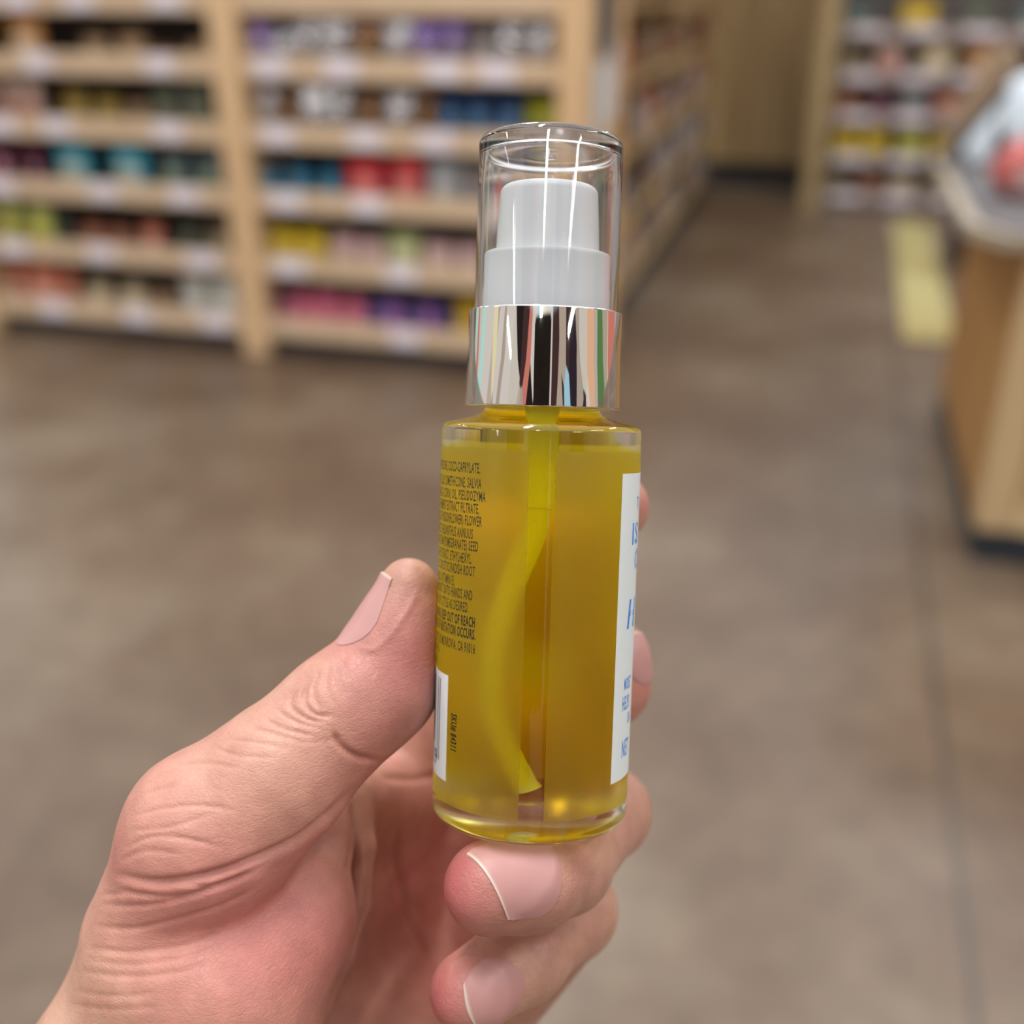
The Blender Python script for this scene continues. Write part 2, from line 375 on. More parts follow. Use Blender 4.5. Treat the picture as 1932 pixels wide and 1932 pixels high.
B0 = [(5, [(30, 'pouch', 'coral', 1, .6)]),
 (4, [(38, 'pouch', 'orange', 1.0, 1.0), (165, 'small_pouch', 'tan', 1.1, .8), (235, 'small_pouch', 'tan', 1.2, .9), (300, 'tray', 'brown', .7, .6), (362, 'small_pouch', 'tan', 1, .6)]),
 (3, [(8, 'pouch', 'peach', .5, .95), (50, 'pouch', 'peach', .6, .95), (130, 'small_pouch', 'mustard', 1.1, 1.1), (190, 'small_pouch', 'mustard', 1.1, .95), (245, 'small_pouch', 'tan', .9, .8), (300, 'pouch', 'olive', .8, .9), (362, 'pouch', 'olive', .8, .95)]),
 (2, [(0, 'pouch', 'maroon', .7, 1.0), (60, 'carton', 'maroon', .5, 1.0), (130, 'pouch', 'teal', 1.1, 1.02), (235, 'pouch', 'teal', 1.1, 1.02), (320, 'pouch', 'slate', .8, .9), (385, 'pouch', 'slate', .8, .9)]),
 (1, [(15, 'pouch', 'lime', .6, 1.0), (70, 'pouch', 'lime', .75, .95), (112, 'carton', 'olive', .3, .8), (165, 'small_pouch', 'rust', 1, .9), (215, 'small_pouch', 'rust', 1, .8), (275, 'small_pouch', 'coral', .9, 1), (345, 'pouch', 'olive', .6, .6), (405, 'pouch', 'khaki', .7, .6)]),
 (0, [(28, 'pouch', 'coral', .5, .95), (75, 'pouch', 'coral', .8, .9), (118, 'pouch', 'coral', .5, .8), (175, 'tub', 'cream', 1, 1), (240, 'tub', 'cream', 1, 1.05), (295, 'tub', 'tan', .8, .9), (355, 'pouch', 'frost', .75, .95), (412, 'pouch', 'frost', .8, 1.0)])]
for lv, it in B0: row(0, lv, it)
B1 = [(4, [(478, 'pouch', 'violet', .5, .9), (520, 'pouch', 'silver', .6, .7), (565, 'pouch', 'silver', 0.56, 1.1), (620, 'pouch', 'silver', .8, 1.05), (690, 'pouch', 'brown', .7, 1), (740, 'pouch', 'silver', .7, 1), (785, 'pouch', 'violet', .6, .9), (850, 'pouch', 'violet', 0.56, 1.2), (905, 'pouch', 'grey', .6, .9), (955, 'pouch', 'silver', 0.63, 1.2), (1010, 'pouch', 'silver', 0.63, 1.3)]),
 (3, [(475, 'pouch', 'silver', 0.56, 1.2), (520, 'small_pouch', 'brown', .8, 1.3), (580, 'pouch', 'white', 0.70, 1.25), (635, 'pouch', 'silver', 0.56, 1.1), (690, 'pouch', 'brown', .6, .85), (745, 'pouch', 'silver', .7, .95), (800, 'pouch', 'brown', .5, .85), (845, 'pouch', 'navy', .6, 1), (895, 'pouch', 'navy', .65, 1.02), (955, 'pouch', 'navy', .7, 1.0), (1010, 'small_pouch', 'acid', 1.1, 1.2)]),
 (2, [(500, 'jar', 'cyan', 1, .7), (555, 'jar', 'cyan', 1.1, .75), (612, 'jar', 'cyan', 1.1, .75), (680, 'pouch', 'red', 1.05, .92), (765, 'pouch', 'red', .9, 1.02), (830, 'pouch', 'ash', .9, .95), (885, 'pouch', 'grey', .6, .9)]),
 (1, [(530, 'carton', 'yellow', .9, .72), (585, 'carton', 'yellow', .8, .72), (640, 'pouch', 'rose', .7, .65), (695, 'pouch', 'rose', .7, .6), (750, 'pouch', 'mint', .9, .75), (820, 'pouch', 'rose', .8, .6), (875, 'pouch', 'rose', .7, .6)]),
 (0, [(530, 'block', 'berry', .9, .95), (565, 'block', 'pink', .8, 1), (610, 'block', 'pink', .9, 1.1), (660, 'block', 'pink', .9, 1), (700, 'block', 'indigo', .7, 1), (735, 'block', 'lilac', .8, 1), (775, 'block', 'indigo', .5, 1), (800, 'block', 'lilac', .7, 1), (832, 'block', 'indigo', .5, 1), (875, 'carton', 'gold', .7, .9)])]
for lv, it in B1: row(1, lv, it)

# ------------------------------------------------------------------ end of the shelving and the run along the aisle
E0 = post_o + Dv*(BAY+PW); 
run = empty('aisle_shelving', E0+Nv*.46, TH+math.pi/2); tag(run, 'long wooden shelving run receding along the aisle behind the bottle', 'shelving')
# local x = away from us, local -y = towards the aisle
link('end_panel', boxm(0, .03, -.03, .55, 0, 2.1), oak, run)
link('back_panel', boxm(.03, 3.7, .30, .33, 0, 2.1), oak_side, run)
link('plinth', boxm(.03, 3.7, .02, .3, 0, .08), black, run)
for i, z in enumerate((.14, .42, .70, .98, 1.26, 1.52)):
    link('shelf', boxm(.031, 3.7, 0, .299, z-.015, z+.01), oak_dark, run)
side = struct(link('trim_1', boxm(-.001, .012, .43, .461, 0, 2.1), oak, None)); side.location = E0; side.rotation_euler = (0, 0, TH)
k = 0
cols = ['grey', 'khaki', 'tan', 'brown', 'khaki', 'grey', 'rust', 'slate']
for i, z in enumerate((.14, .42, .70, .98, 1.26, 1.52)):
    for j in range(11):
        col = cols[(i*3+j*5+(j//3)) % len(cols)]
        x = .2+.32*j+random.uniform(-.03, .03)
        loc = E0+Nv*(.46+x)+Dv*-.045; loc.z = z+.0105
        good('pouch', col, loc, TH+math.pi/2+random.uniform(-.3, .3), '%s bag on the %s shelf of the aisle run, %s from its near end' % (CN.get(col, col), ROWN[i], ORD[j]), 'bags along the aisle shelving', (1.2, .8, random.uniform(1.0, 1.45)))
# hanging sheets on the end's side
pz = E0
for j, (y0, w, z0, z1, colr, lab, cat, nm) in enumerate((
      (.10, .17, 1.12, 1.75, (72, 84, 90), 'dark grey hanging strip of packets on the wooden shelf end', 'packet strip', 'packet_strip'),
      (.06, .07, .86, 1.10, (214, 220, 224), 'narrow white card hanging below the dark packet strip', 'card', 'hanging_card'),
      (.22, .09, .90, 1.16, (222, 224, 232), 'wider white card hanging deeper along the shelf end', 'card', 'hanging_card'))):
    bm = boxm(.006, .03, y0, y0+w, z0, z1, .004)
    m = mat('hang%d' % j, colr, .4, noise=.35 if j == 0 else .05, nscale=40)
    o = link(nm, bm, m); o.location = E0; o.rotation_euler = (0, 0, TH); tag(o, lab, cat)
    o.location = E0
# end panel of the bay (side of the second bay)
# ------------------------------------------------------------------ far shelving on the right
so = ground(1545, 388); so.z = 0
fu = empty('shelving_unit', so, TH); tag(fu, 'distant wooden shelving at the far right of the aisle', 'shelving')
link('post', boxm(-.12, -.005, -.20, .40, 0, 2.2, .004), wood('straw_oak', (160, 138, 98), (184, 160, 118), (6, 6, .5)), fu)
link('back_panel', boxm(0, 1.4, .36, .38, .05, 2.2), dark, fu)
link('plinth', boxm(0, 1.4, .05, .3, 0, .08), black, fu)
link('post', boxm(1.40, 1.50, -.02, .38, 0, 2.2, .004), oak_side, fu)
FL = []
for i, py in enumerate((365, 292, 213, 137, 50)):
    r = ray(1640, py); kk = (so+Dv*.3-Vector((0, 0, H))).dot(Nv)/r.dot(Nv); z = H+r.z*kk; FL.append(z)
    sh = link('shelf', boxm(0.001, 1.399, .0, .35, z-.03, z-.01), dark, fu)
    link('shelf_rail', boxm(0.001, 1.399, -.015, -.001, z-.075, z+.01, .002), mat('pale_rail', (150, 136, 132), .5), sh)
    for q in range(4):
        link('price_tag', boxm(.06+.33*q, .26+.33*q, -.021, -.0155, z-.045, z+.0, .001), tagm, sh)
FI = [[(.1, 'pouch', 'khaki', 1, .8), (.3, 'pouch', 'rust', 1, .8), (.5, 'pouch', 'cream', 1, .8), (.7, 'pouch', 'khaki', 1, .8), (.9, 'pouch', 'tan', 1, .8)],
      [(.12, 'carton', 'yellow', 1.2, 1.2), (.30, 'carton', 'yellow', 1.2, 1.2), (.52, 'pouch', 'lime', 1, 1.2), (.70, 'pouch', 'gold', .9, 1.2), (.92, 'pouch', 'maroon', .9, 1.1)],
      [(.1, 'pouch', 'rust', 1, .9), (.3, 'pouch', 'maroon', .9, .85), (.5, 'pouch', 'ash', 1, .9), (.7, 'pouch', 'coral', 1, .85), (.9, 'pouch', 'orange', 1, .9)],
      [(.1, 'pouch', 'khaki', 1, 1), (.32, 'pouch', 'peach', 1.2, 1.2), (.60, 'pouch', 'cream', 1.4, 1.3), (.88, 'pouch', 'orange', 1.5, 1.35)],
      [(.1, 'pouch', 'slate', 1, 1), (.45, 'carton', 'gold', 1.6, 1.1), (.8, 'pouch', 'olive', 1.2, 1), (1.1, 'pouch', 'slate', 1.2, 1)]]
for i, its in enumerate(FI):
    seen = {}
    for (x, kd, col, sx, sz) in its:
        loc = so+Dv*x+Nv*.07; loc.z = FL[i]-.0095
        n = seen.get(col, 0); seen[col] = n+1
        rep = sum(1 for q in its if q[2] == col) > 1
        good(kd, col, loc, TH, '%s%s %s on the %s shelf of the distant shelving at right' % ((ORD[n]+' ') if rep else '', CN.get(col, col), KN[kd], ROWN[i]), 'goods on the distant shelving', (sx, 1, sz))

# ------------------------------------------------------------------ counter at right
cb = empty('display_counter', ground(1826, 1058), TH); tag(cb, 'wooden display counter with grey top at the right edge', 'counter')
cb.location.z = 0
link('kick_base', boxm(.006, 1.2, .006, 1.15, 0, .085), mat('kick_blue', (36, 42, 50), .6), cb)
trim_w = wood('counter_trim', (186, 158, 118), (206, 180, 140), (5, 5, .6))
link('side_panel', boxm(0, .02, .05, 1.15, .09, .80), oak_side, cb)
link('front_panel', boxm(.09, 1.2, .012, .035, .17, .80), wood('counter_front', (172, 136, 92), (192, 156, 110), (5, 5, .6)), cb)
link('corner_post', boxm(0, .085, 0, .05, .09, .80, .006), trim_w, cb)
link('bottom_rail', boxm(.086, 1.2, 0, .045, .09, .165, .006), trim_w, cb)
def counter_top(off, z0, z1):
    bm = bmesh.new()
    pts = [(-.14+off, 1.3), (-.14+off, .10+off*.4), (-.06+off*.4, -.03+off), (1.3, -.03+off), (1.3, 1.3)]
    lo = [bm.verts.new((x, y, z0)) for x, y in pts]; hi = [bm.verts.new((x, y, z1)) for x, y in pts]
    bm.faces.new(lo); bm.faces.new(hi)
    for i in range(5): bm.faces.new((lo[i], lo[(i+1) % 5], hi[(i+1) % 5], hi[i]))
    return bm
link('top_edge', counter_top(0, .805, .835), mat('top_edge', (158, 146, 128), .5), cb)
link('top_surface', counter_top(.035, .8355, .842), mat('grey_laminate', (84, 79, 81), .6, noise=.15, nscale=30), cb)

# ---- things on the counter
def on_counter(px, py, z=.842): 
    return ground(px, py, z)
c0 = on_counter(1890, 330)
def blob(name, loc, s, m, seed, rz=0, n=3, amp=.12):
    bm = bmesh.new(); bmesh.ops.create_icosphere(bm, subdivisions=4, radius=1)
    rnd = random.Random(seed); ph = [(rnd.uniform(0, 6), rnd.uniform(2, 5), rnd.uniform(2, 5), rnd.uniform(2, 5)) for _ in range(6)]
    for v in bm.verts:
        d = sum(math.sin(a+b*v.co.x+c*v.co.y+e*v.co.z) for a, b, c, e in ph)/6
        v.co *= 1+amp*d*2
        v.co.z = max(v.co.z, -.85)
        v.co = Vector((v.co.x*s[0], v.co.y*s[1], (v.co.z+.85)*s[2]))
    o = smooth(link(name, bm, m)); o.location = loc; o.rotation_euler = (0, 0, rz); return o
redm = pack_mat('redmeat', (196, 96, 92), (240, 214, 208), 0, .25)
o = blob('wrapped_pack', on_counter(1925, 368), (.085, .075, .075), redm, 3); tag(o, 'red and white plastic wrapped pack on the grey counter top', 'food pack')
wb = mat('white_film', (206, 218, 228), .3, noise=.1, nscale=20)
def lean_sheet(name, pts, th, m):
    """a soft bag: outline given in photo pixels at a real distance, with a real thickness, puffed in the middle"""
    bm = bmesh.new(); cam_pts = [c2w(P(x, y, d)) for x, y, d in pts]
    c = sum(cam_pts, Vector())/len(cam_pts); nrm = (c-Vector((0, 0, H))).normalized()
    rings = []
    for s, k in ((0.0, 1.0), (-.5, .93), (-.85, .7), (-1, .3)):
        rings.append([bm.verts.new(c+(p-c)*k+nrm*s*th) for p in cam_pts])
    rings2 = []
    for s, k in ((.5, .93), (.85, .7), (1, .3)):
        rings2.append([bm.verts.new(c+(p-c)*k+nrm*s*th) for p in cam_pts])
    n = len(pts)
    for R in (rings, [rings[0]]+rings2):
        for A, B in zip(R, R[1:]):
            for i in range(n): bm.faces.new((A[i], A[(i+1) % n], B[(i+1) % n], B[i]))
        bm.faces.new(R[-1])
    bm.normal_update()
    return smooth(link(name, bm, m))
o = lean_sheet('plastic_bag', [(1815, 285, 3300), (1835, 240, 3300), (1862, 205, 3300), (1880, 215, 3300), (1878, 255, 3300), (1862, 308, 3300), (1835, 312, 3300)], .035, wb)
tag(o, 'small translucent white bag leaning on the counter end', 'bag')
o = lean_sheet('plastic_bag', [(1872, 190, 3600), (1905, 150, 3600), (1960, 130, 3600), (1985, 220, 3600), (1960, 279, 3600), (1905, 279, 3600), (1880, 240, 3600)], .05, wb)
tag(o, 'larger translucent white bag behind the red wrapped pack', 'bag')
burl = mat('burlap', (124, 102, 80), .9, noise=.25, nscale=60)
o = lean_sheet('burlap_sack', [(1782, 250, 3450), (1800, 205, 3450), (1850, 130, 3450), (1885, 75, 3450), (1925, 90, 3450), (1935, 120, 3450), (1900, 165, 3450), (1850, 215, 3450), (1815, 275, 3450), (1790, 285, 3450)], .04, burl)
tag(o, 'brown burlap sack slanting above the end of the counter', 'sack')
o = lean_sheet('dark_strap', [(1768, 300, 3200), (1800, 262, 3200), (1850, 212, 3200), (1900, 160, 3200), (1908, 172, 3200), (1855, 232, 3200), (1812, 284, 3200), (1785, 315, 3200)], .02, mat('strap_black', (50, 46, 50), .6))
tag(o, 'dark slanting bar between the burlap sack and the white bags', 'bar')
o = link('waste_bin', (lambda: lathe([(0, 0), (.10, 0), (.13, .45), (.12, .45), (.09, .02), (0, .02)], 32))(), mat('bin_dark', (60, 48, 50), .5)); smooth(o)
gb = ground(1822, 505); o.location = (gb.x, gb.y, 0); tag(o, 'dark bin standing on the floor beyond the counter', 'bin')

# yellow runner
q0, q1 = ground(1700, 638), ground(1688, 425)
run_w = .215
bm = boxm(0, run_w, 0, 2.6, .001, .006, .001)
m, nt, b = new_mat('yellow_runner'); N = nt.nodes; L = nt.links
tc = N.new('ShaderNodeTexCoord'); n = N.new('ShaderNodeTexNoise'); n.inputs['Scale'].default_value = 1.6; L.new(tc.outputs['Object'], n.inputs['Vector'])
r = N.new('ShaderNodeValToRGB'); r.color_ramp.elements[0].position = .35; r.color_ramp.elements[1].position = .65
r.color_ramp.elements[0].color = (*lin((158, 138, 84)), 1); r.color_ramp.elements[1].color = (*lin((190, 180, 126)), 1)
L.new(n.outputs[0], r.inputs[0]); L.new(r.outputs[0], b.inputs['Base Color']); b.inputs['Roughness'].default_value = .4
o = link('floor_runner', bm, m); o.location = ground(1702, 640); o.location.z = 0; o.rotation_euler = (0, 0, TH-.02)
tag(o, 'narrow yellow strip laid on the concrete floor beside the counter', 'floor strip')

# ------------------------------------------------------------------ ceiling fixtures
def lamps():
    hm = mat('fixture_white', (230, 230, 230), .5)
    em, nt, b = new_mat('tube_glow'); b.inputs['Emission Color'].default_value = (1, .98, .95, 1); b.inputs['Emission Strength'].default_value = 9
    i = 0
    for x in (-4.4, -.35, 2.6):
        for y in (-2.4, .2, 2.8, 5.4):
            i += 1
            t = empty('ceiling_light', (x, y, 3.3), TH)
            tag(t, 'long white ceiling light fixture', 'ceiling light', 'rows of ceiling lights')
            link('housing', boxm(-.10, .10, -.62, .62, .02, .08, .005), hm, t)
            link('diffuser', boxm(-.09, .09, -.60, .60, -.01, .019), em, t)
            la = bpy.data.lights.new('tube_light', 'AREA'); la.shape = 'RECTANGLE'; la.size = .18; la.size_y = 1.25; la.energy = 25; la.color = (1, .97, .93)
            lo = bpy.data.objects.new('tube_light', la); C.objects.link(lo); lo.parent = t; lo.location = (0, 0, -.02)
lamps()

# the phone that takes the picture, mirrored in the chrome collar
ph = empty('smartphone'); ph.matrix_world = Matrix.Translation((0, 0, H)) @ camo.rotation_euler.to_matrix().to_4x4()
tag(ph, 'black smartphone facing the pump bottle, mirrored in its chrome collar', 'phone')
link('case', boxm(-.046, .030, -.095, .058, .006, .014, .0035), mat('phone_black', (22, 22, 24), .35), ph)
link('camera_bump', boxm(-.010, .018, -.014, .018, .0042, .0059, .0008), mat('phone_bump', (30, 30, 32), .2), ph)

# ------------------------------------------------------------------ the pump bottle
BASE = P(998, 1532, 185.5)
AX = np.array([.031, 1, -.084]); AX /= np.linalg.norm(AX)
XX = np.array([1, 0, 0.]); XX -= AX*XX.dot(AX); XX /= np.linalg.norm(XX)
YY = np.cross(AX, XX)              # camera space is left-handed (right, up, forward)
if YY[2] < 0: YY = -YY
def w3(v): return CT @ Vector(v)
Bw = c2w(BASE); M3 = Matrix((w3(XX), w3(YY), w3(AX))).transposed()
if M3.determinant() < 0: raise RuntimeError('frame')
root = empty('pump_bottle'); root.matrix_world = Matrix.Translation(Bw) @ M3.to_4x4()
tag(root, 'clear pump bottle of yellow oil with chrome collar, held in the hand', 'bottle')
K = .001
def sc(prof): return [(r*K, z*K) for r, z in prof]
def proj(phi, z, R=16.5):
    q = BASE+AX*z+R*(math.sin(phi)*XX-math.cos(phi)*YY)
    return 966+F*q[0]/q[2], 966-F*q[1]/q[2]
def inv(px, py, R=16.5):
    phi, z = math.asin(max(-.96, min(.96, (px-1012)/186))), (1531-py)/11.4
    for _ in range(30):
        x, y = proj(phi, z, R); x1, y1 = proj(phi+1e-3, z, R); x2, y2 = proj(phi, z+1e-2, R)
        J = np.array([[(x1-x)/1e-3, (x2-x)/1e-2], [(y1-y)/1e-3, (y2-y)/1e-2]])
        d = np.linalg.lstsq(J, np.array([px-x, py-y]), rcond=None)[0]
        phi += max(-.1, min(.1, d[0])); z += max(-3, min(3, d[1]))
        phi = max(-1.6, min(1.6, phi))
    return phi, z
Z_FT = inv(1000, 850)[1]; Z_FB = inv(976, 1550)[1]
# glass body: outer skin only (oil and glass bend light alike), open neck closed by the collar
R0 = 16.5
prof = [(0, .7), (12.5, .7), (13.6, .1)] + [(r, z) for r, z in arc(14.6, 1.9, 1.9, -90, 0, 8)] + \
       [(R0, 20), (R0, 40)] + arc(R0-1.2, 64.9, 1.2, 0, 80, 6) + [(13.4, 66.6), (11.2, 67.1)] + [(9.9, 67.8), (9.3, 68.8), (9.2, 71), (9.2, 76), (0, 76)]
def glass_mat():
    m, nt, b = new_mat('bottle_glass'); N = nt.nodes; L = nt.links
    tc = N.new('ShaderNodeTexCoord'); se = N.new('ShaderNodeSeparateXYZ'); L.new(tc.outputs['Object'], se.inputs[0])
    at = N.new('ShaderNodeMath'); at.operation = 'ARCTAN2'
    ng = N.new('ShaderNodeMath'); ng.operation = 'MULTIPLY'; ng.inputs[1].default_value = -1; L.new(se.outputs[1], ng.inputs[0])
    L.new(se.outputs[0], at.inputs[0]); L.new(ng.outputs[0], at.inputs[1])      # phi, 0 at the front
    def step(sock, a, bb):
        r_ = N.new('ShaderNodeMapRange'); r_.inputs[1].default_value = a; r_.inputs[2].default_value = bb; L.new(sock, r_.inputs[0]); return r_.outputs[0]
    def mul(a, bb, op='MULTIPLY'):
        q = N.new('ShaderNodeMath'); q.operation = op; L.new(a, q.inputs[0]); L.new(bb, q.inputs[1]); return q.outputs[0]
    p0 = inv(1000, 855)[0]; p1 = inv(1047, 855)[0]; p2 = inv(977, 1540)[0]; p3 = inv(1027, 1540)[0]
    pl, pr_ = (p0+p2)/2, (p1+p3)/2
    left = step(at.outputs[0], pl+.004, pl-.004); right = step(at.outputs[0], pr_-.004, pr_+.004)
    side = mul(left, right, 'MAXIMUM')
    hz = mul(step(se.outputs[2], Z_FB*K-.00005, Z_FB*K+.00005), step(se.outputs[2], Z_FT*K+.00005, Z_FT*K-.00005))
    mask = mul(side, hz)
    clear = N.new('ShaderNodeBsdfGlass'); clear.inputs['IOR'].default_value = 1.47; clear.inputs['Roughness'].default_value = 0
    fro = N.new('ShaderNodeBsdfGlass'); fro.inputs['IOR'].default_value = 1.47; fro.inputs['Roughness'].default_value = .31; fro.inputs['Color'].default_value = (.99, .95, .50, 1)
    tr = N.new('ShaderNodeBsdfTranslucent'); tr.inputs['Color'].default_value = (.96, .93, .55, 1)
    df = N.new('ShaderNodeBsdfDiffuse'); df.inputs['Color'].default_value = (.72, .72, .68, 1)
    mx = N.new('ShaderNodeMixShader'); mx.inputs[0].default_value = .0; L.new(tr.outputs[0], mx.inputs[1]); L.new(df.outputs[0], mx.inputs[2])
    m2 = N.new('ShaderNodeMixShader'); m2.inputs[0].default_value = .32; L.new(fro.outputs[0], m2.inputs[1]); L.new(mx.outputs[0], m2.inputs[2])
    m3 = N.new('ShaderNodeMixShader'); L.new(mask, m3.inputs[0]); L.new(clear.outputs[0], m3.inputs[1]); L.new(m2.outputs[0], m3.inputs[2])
    L.new(m3.outputs[0], nt.nodes['Material Output'].inputs[0])
    return m
smooth(link('glass_body', lathe(sc(prof), 160), glass_mat(), root))
def oil_mat():
    m = bpy.data.materials.new('hair_oil'); m.use_nodes = True; nt = m.node_tree; nt.nodes.clear()
    o = nt.nodes.new('ShaderNodeOutputMaterial'); t = nt.nodes.new('ShaderNodeBsdfTransparent'); v = nt.nodes.new('ShaderNodeVolumeAbsorption')
    v.inputs['Color'].default_value = (.972, .924, 0, 1); v.inputs['Density'].default_value = 170
    nt.links.new(t.outputs[0], o.inputs[0]); nt.links.new(v.outputs[0], o.inputs[1]); return m
oilp = [(0, 7.6), (8, 7.2)] + arc(12.0, 9.6, 2.8, -90, 0, 8) + [(14.8, 58)] + arc(13.2, 59.6, 1.6, 0, 90, 6) + [(10.6, 61.6), (8.6, 63.4), (7.6, 67), (7.6, 75.5), (0, 75.5)]
smooth(link('oil', lathe(sc(oilp), 128), oil_mat(), root))
# chrome collar
chrome = mat('chrome', (236, 232, 228), .035, metal=1)
smooth(link('collar', lathe(sc([(9.3, 69.0), (12.5, 68.7)] + arc(12.55, 69.0, .3, -90, 0, 3) + [(12.62, 76)] + arc(12.3, 84.05, .3, 0, 90, 5) + [(12.05, 84.35), (11.95, 84.2), (11.95, 80.2), (9.3, 80.2)]), 128, True), chrome, root))
# pump
white_p, nt, b = new_mat('pump_white'); b.inputs['Base Color'].default_value = (.93, .96, .97, 1); b.inputs['Roughness'].default_value = .28
b.inputs['Specular IOR Level'].default_value = .4
smooth(link('pump_skirt', lathe(sc([(0, 80.6), (10.45, 80.6), (10.4, 87.6), (10.3, 87.8), (10.3, 92.7)] + arc(9.6, 92.9, .7, 0, 90, 5) + [(0, 93.6)]), 96), white_p, root))
smooth(link('pump_button', lathe(sc([(0, 93.65), (8.45, 93.65), (8.25, 98), (7.95, 102.6)] + arc(6.6, 103.0, 1.35, 0, 90, 8) + [(3, 104.55), (0, 104.6)]), 96), white_p, root))
# clear over-cap: two skins, thin wall
capm = bpy.data.materials.new('clear_plastic'); capm.use_nodes = True; nt = capm.node_tree; nt.nodes.clear()
go = nt.nodes.new('ShaderNodeOutputMaterial'); gg = nt.nodes.new('ShaderNodeBsdfGlass'); gg.inputs['IOR'].default_value = 1.49; gg.inputs['Roughness'].default_value = 0; gg.inputs['Color'].default_value = (.985, .985, .99, 1)
nt.links.new(gg.outputs[0], go.inputs[0])
cap = [(11.75, 80.6), (11.72, 90), (11.68, 108.6)] + arc(10.2, 110.6, 1.45, 0, 90, 10) + [(5, 112.15), (0, 112.2), (0, 109.2), (.9, 109.1), (1.1, 109.6), (5, 109.55)] + arc(9.8, 108.7, .85, 90, 0, 6) + [(10.68, 104), (10.72, 88.5), (10.9, 80.6)]
def lathe_shell(prof, n=128):
    bm = bmesh.new(); rings = []
    for r, z in prof:
        rings.append([bm.verts.new((0, 0, z))] if r < 1e-9 else [bm.verts.new((r*math.cos(2*math.pi*i/n), r*math.sin(2*math.pi*i/n), z)) for i in range(n)])
    L_ = len(rings)
    for k in range(L_):
        A, B = rings[k], rings[(k+1) % L_]
        for i in range(n):
            j = (i+1) % n
            if len(A) == 1 and len(B) == 1: break
            if len(A) == 1: bm.faces.new((A[0], B[i], B[j]))
            elif len(B) == 1: bm.faces.new((A[i], A[j], B[0]))
            else: bm.faces.new((A[i], A[j], B[j], B[i]))
    return bm
smooth(link('clear_cap', lathe_shell(sc(cap)), capm, root))
# dip tube
tp = mat('dip_plastic', (238, 236, 214), .35)
tpm = bpy.data.materials.new('dip_tube_plastic'); tpm.use_nodes = True; nt = tpm.node_tree; nt.nodes.clear()
o_ = nt.nodes.new('ShaderNodeOutputMaterial'); d_ = nt.nodes.new('ShaderNodeBsdfDiffuse'); t_ = nt.nodes.new('ShaderNodeBsdfTranslucent'); mx = nt.nodes.new('ShaderNodeMixShader')
d_.inputs[0].default_value = (.97, .97, .95, 1); t_.inputs[0].default_value = (.99, .99, .97, 1); mx.inputs[0].default_value = .55
nt.links.new(d_.outputs[0], mx.inputs[1]); nt.links.new(t_.outputs[0], mx.inputs[2]); nt.links.new(mx.outputs[0], o_.inputs[0])
smooth(link('tube_socket', tube([(0, 0, .0755), (0, 0, .060), (0, 0, .0525)], [.0020, .0020, .0019], 32), tpm, root))
dp = spline([(0, 0, 52.4), (-.8, -.1, 47), (-3.2, -.3, 38), (-4.8, -.4, 28), (-4.4, -.3, 18), (-1.2, 0, 8.5), (0, 0, 6)], 8)
smooth(link('dip_tube', tube([Vector(p)*K for p in dp], [.0015]*len(dp), 24), tpm, root))
# ---- print on the glass
ink = mat('black_ink', (34, 30, 16), .5); blue = mat('blue_ink', (48, 140, 232), .5); labw = mat('white_print', (228, 236, 238), .45)
RP = 16.5
def wrap_pt(phi, z, off): return Vector((math.sin(phi)*(RP+off)*K, -math.cos(phi)*(RP+off)*K, z*K))
def patch(phi0, phi1, z0, z1, off, th=.05, n=40):
    bm = bmesh.new(); G = []
    for s in (0, 1):
        G.append([[bm.verts.new(wrap_pt(phi0+(phi1-phi0)*i/n, zz, off+s*th)) for zz in (z0, z1)] for i in range(n+1)])
    for i in range(n):
        a, b_ = G[1][i], G[1][i+1]; bm.faces.new((a[0], b_[0], b_[1], a[1]))
        a, b_ = G[0][i], G[0][i+1]; bm.faces.new((a[0], a[1], b_[1], b_[0]))
        for t in (0, 1): bm.faces.new((G[0][i][t], G[0][i+1][t], G[1][i+1][t], G[1][i][t]))
    for i in (0, n): bm.faces.new((G[0][i][0], G[0][i][1], G[1][i][1], G[1][i][0]))
    return bm
def text_polys(s, bold=0, shear=0):
    cu = bpy.data.curves.new('t', 'FONT'); cu.body = s; cu.size = 1; cu.offset = bold; cu.shear = shear; cu.resolution_u = 2; cu.space_character = 1.14
    o = bpy.data.objects.new('t', cu); C.objects.link(o)
    dg = bpy.context.evaluated_depsgraph_get(); me = bpy.data.meshes.new_from_object(o.evaluated_get(dg))
    V = [v.co.copy() for v in me.vertices]; Fc = [tuple(p.vertices) for p in me.polygons]
    bpy.data.objects.remove(o); bpy.data.curves.remove(cu); bpy.data.meshes.remove(me)
    return V, Fc
def add_text(bm, s, place, bold=0, shear=0, align='l', cap_h=1.0, wid=.5, width=None):
    V, Fc = text_polys(s, bold, shear)
    x0 = min(v.x for v in V); x1 = max(v.x for v in V)
    h = cap_h/.70; wx = h*wid
    if width: wx = width/(x1-x0)
    vs = []
    for v in V:
        x = ((v.x-x0) if align == 'l' else (v.x-x1) if align == 'r' else (v.x-(x0+x1)/2))*wx
        vs.append(bm.verts.new(place(x, v.y*h)))
    for f in Fc:
        try: bm.faces.new([vs[i] for i in f])
        except ValueError: pass
def H_place(px, py, off):         # text running round the bottle from the point seen at px, py
    phi, z = inv(px, py)
    return lambda x, y: wrap_pt(phi+x/RP, z+y, off)
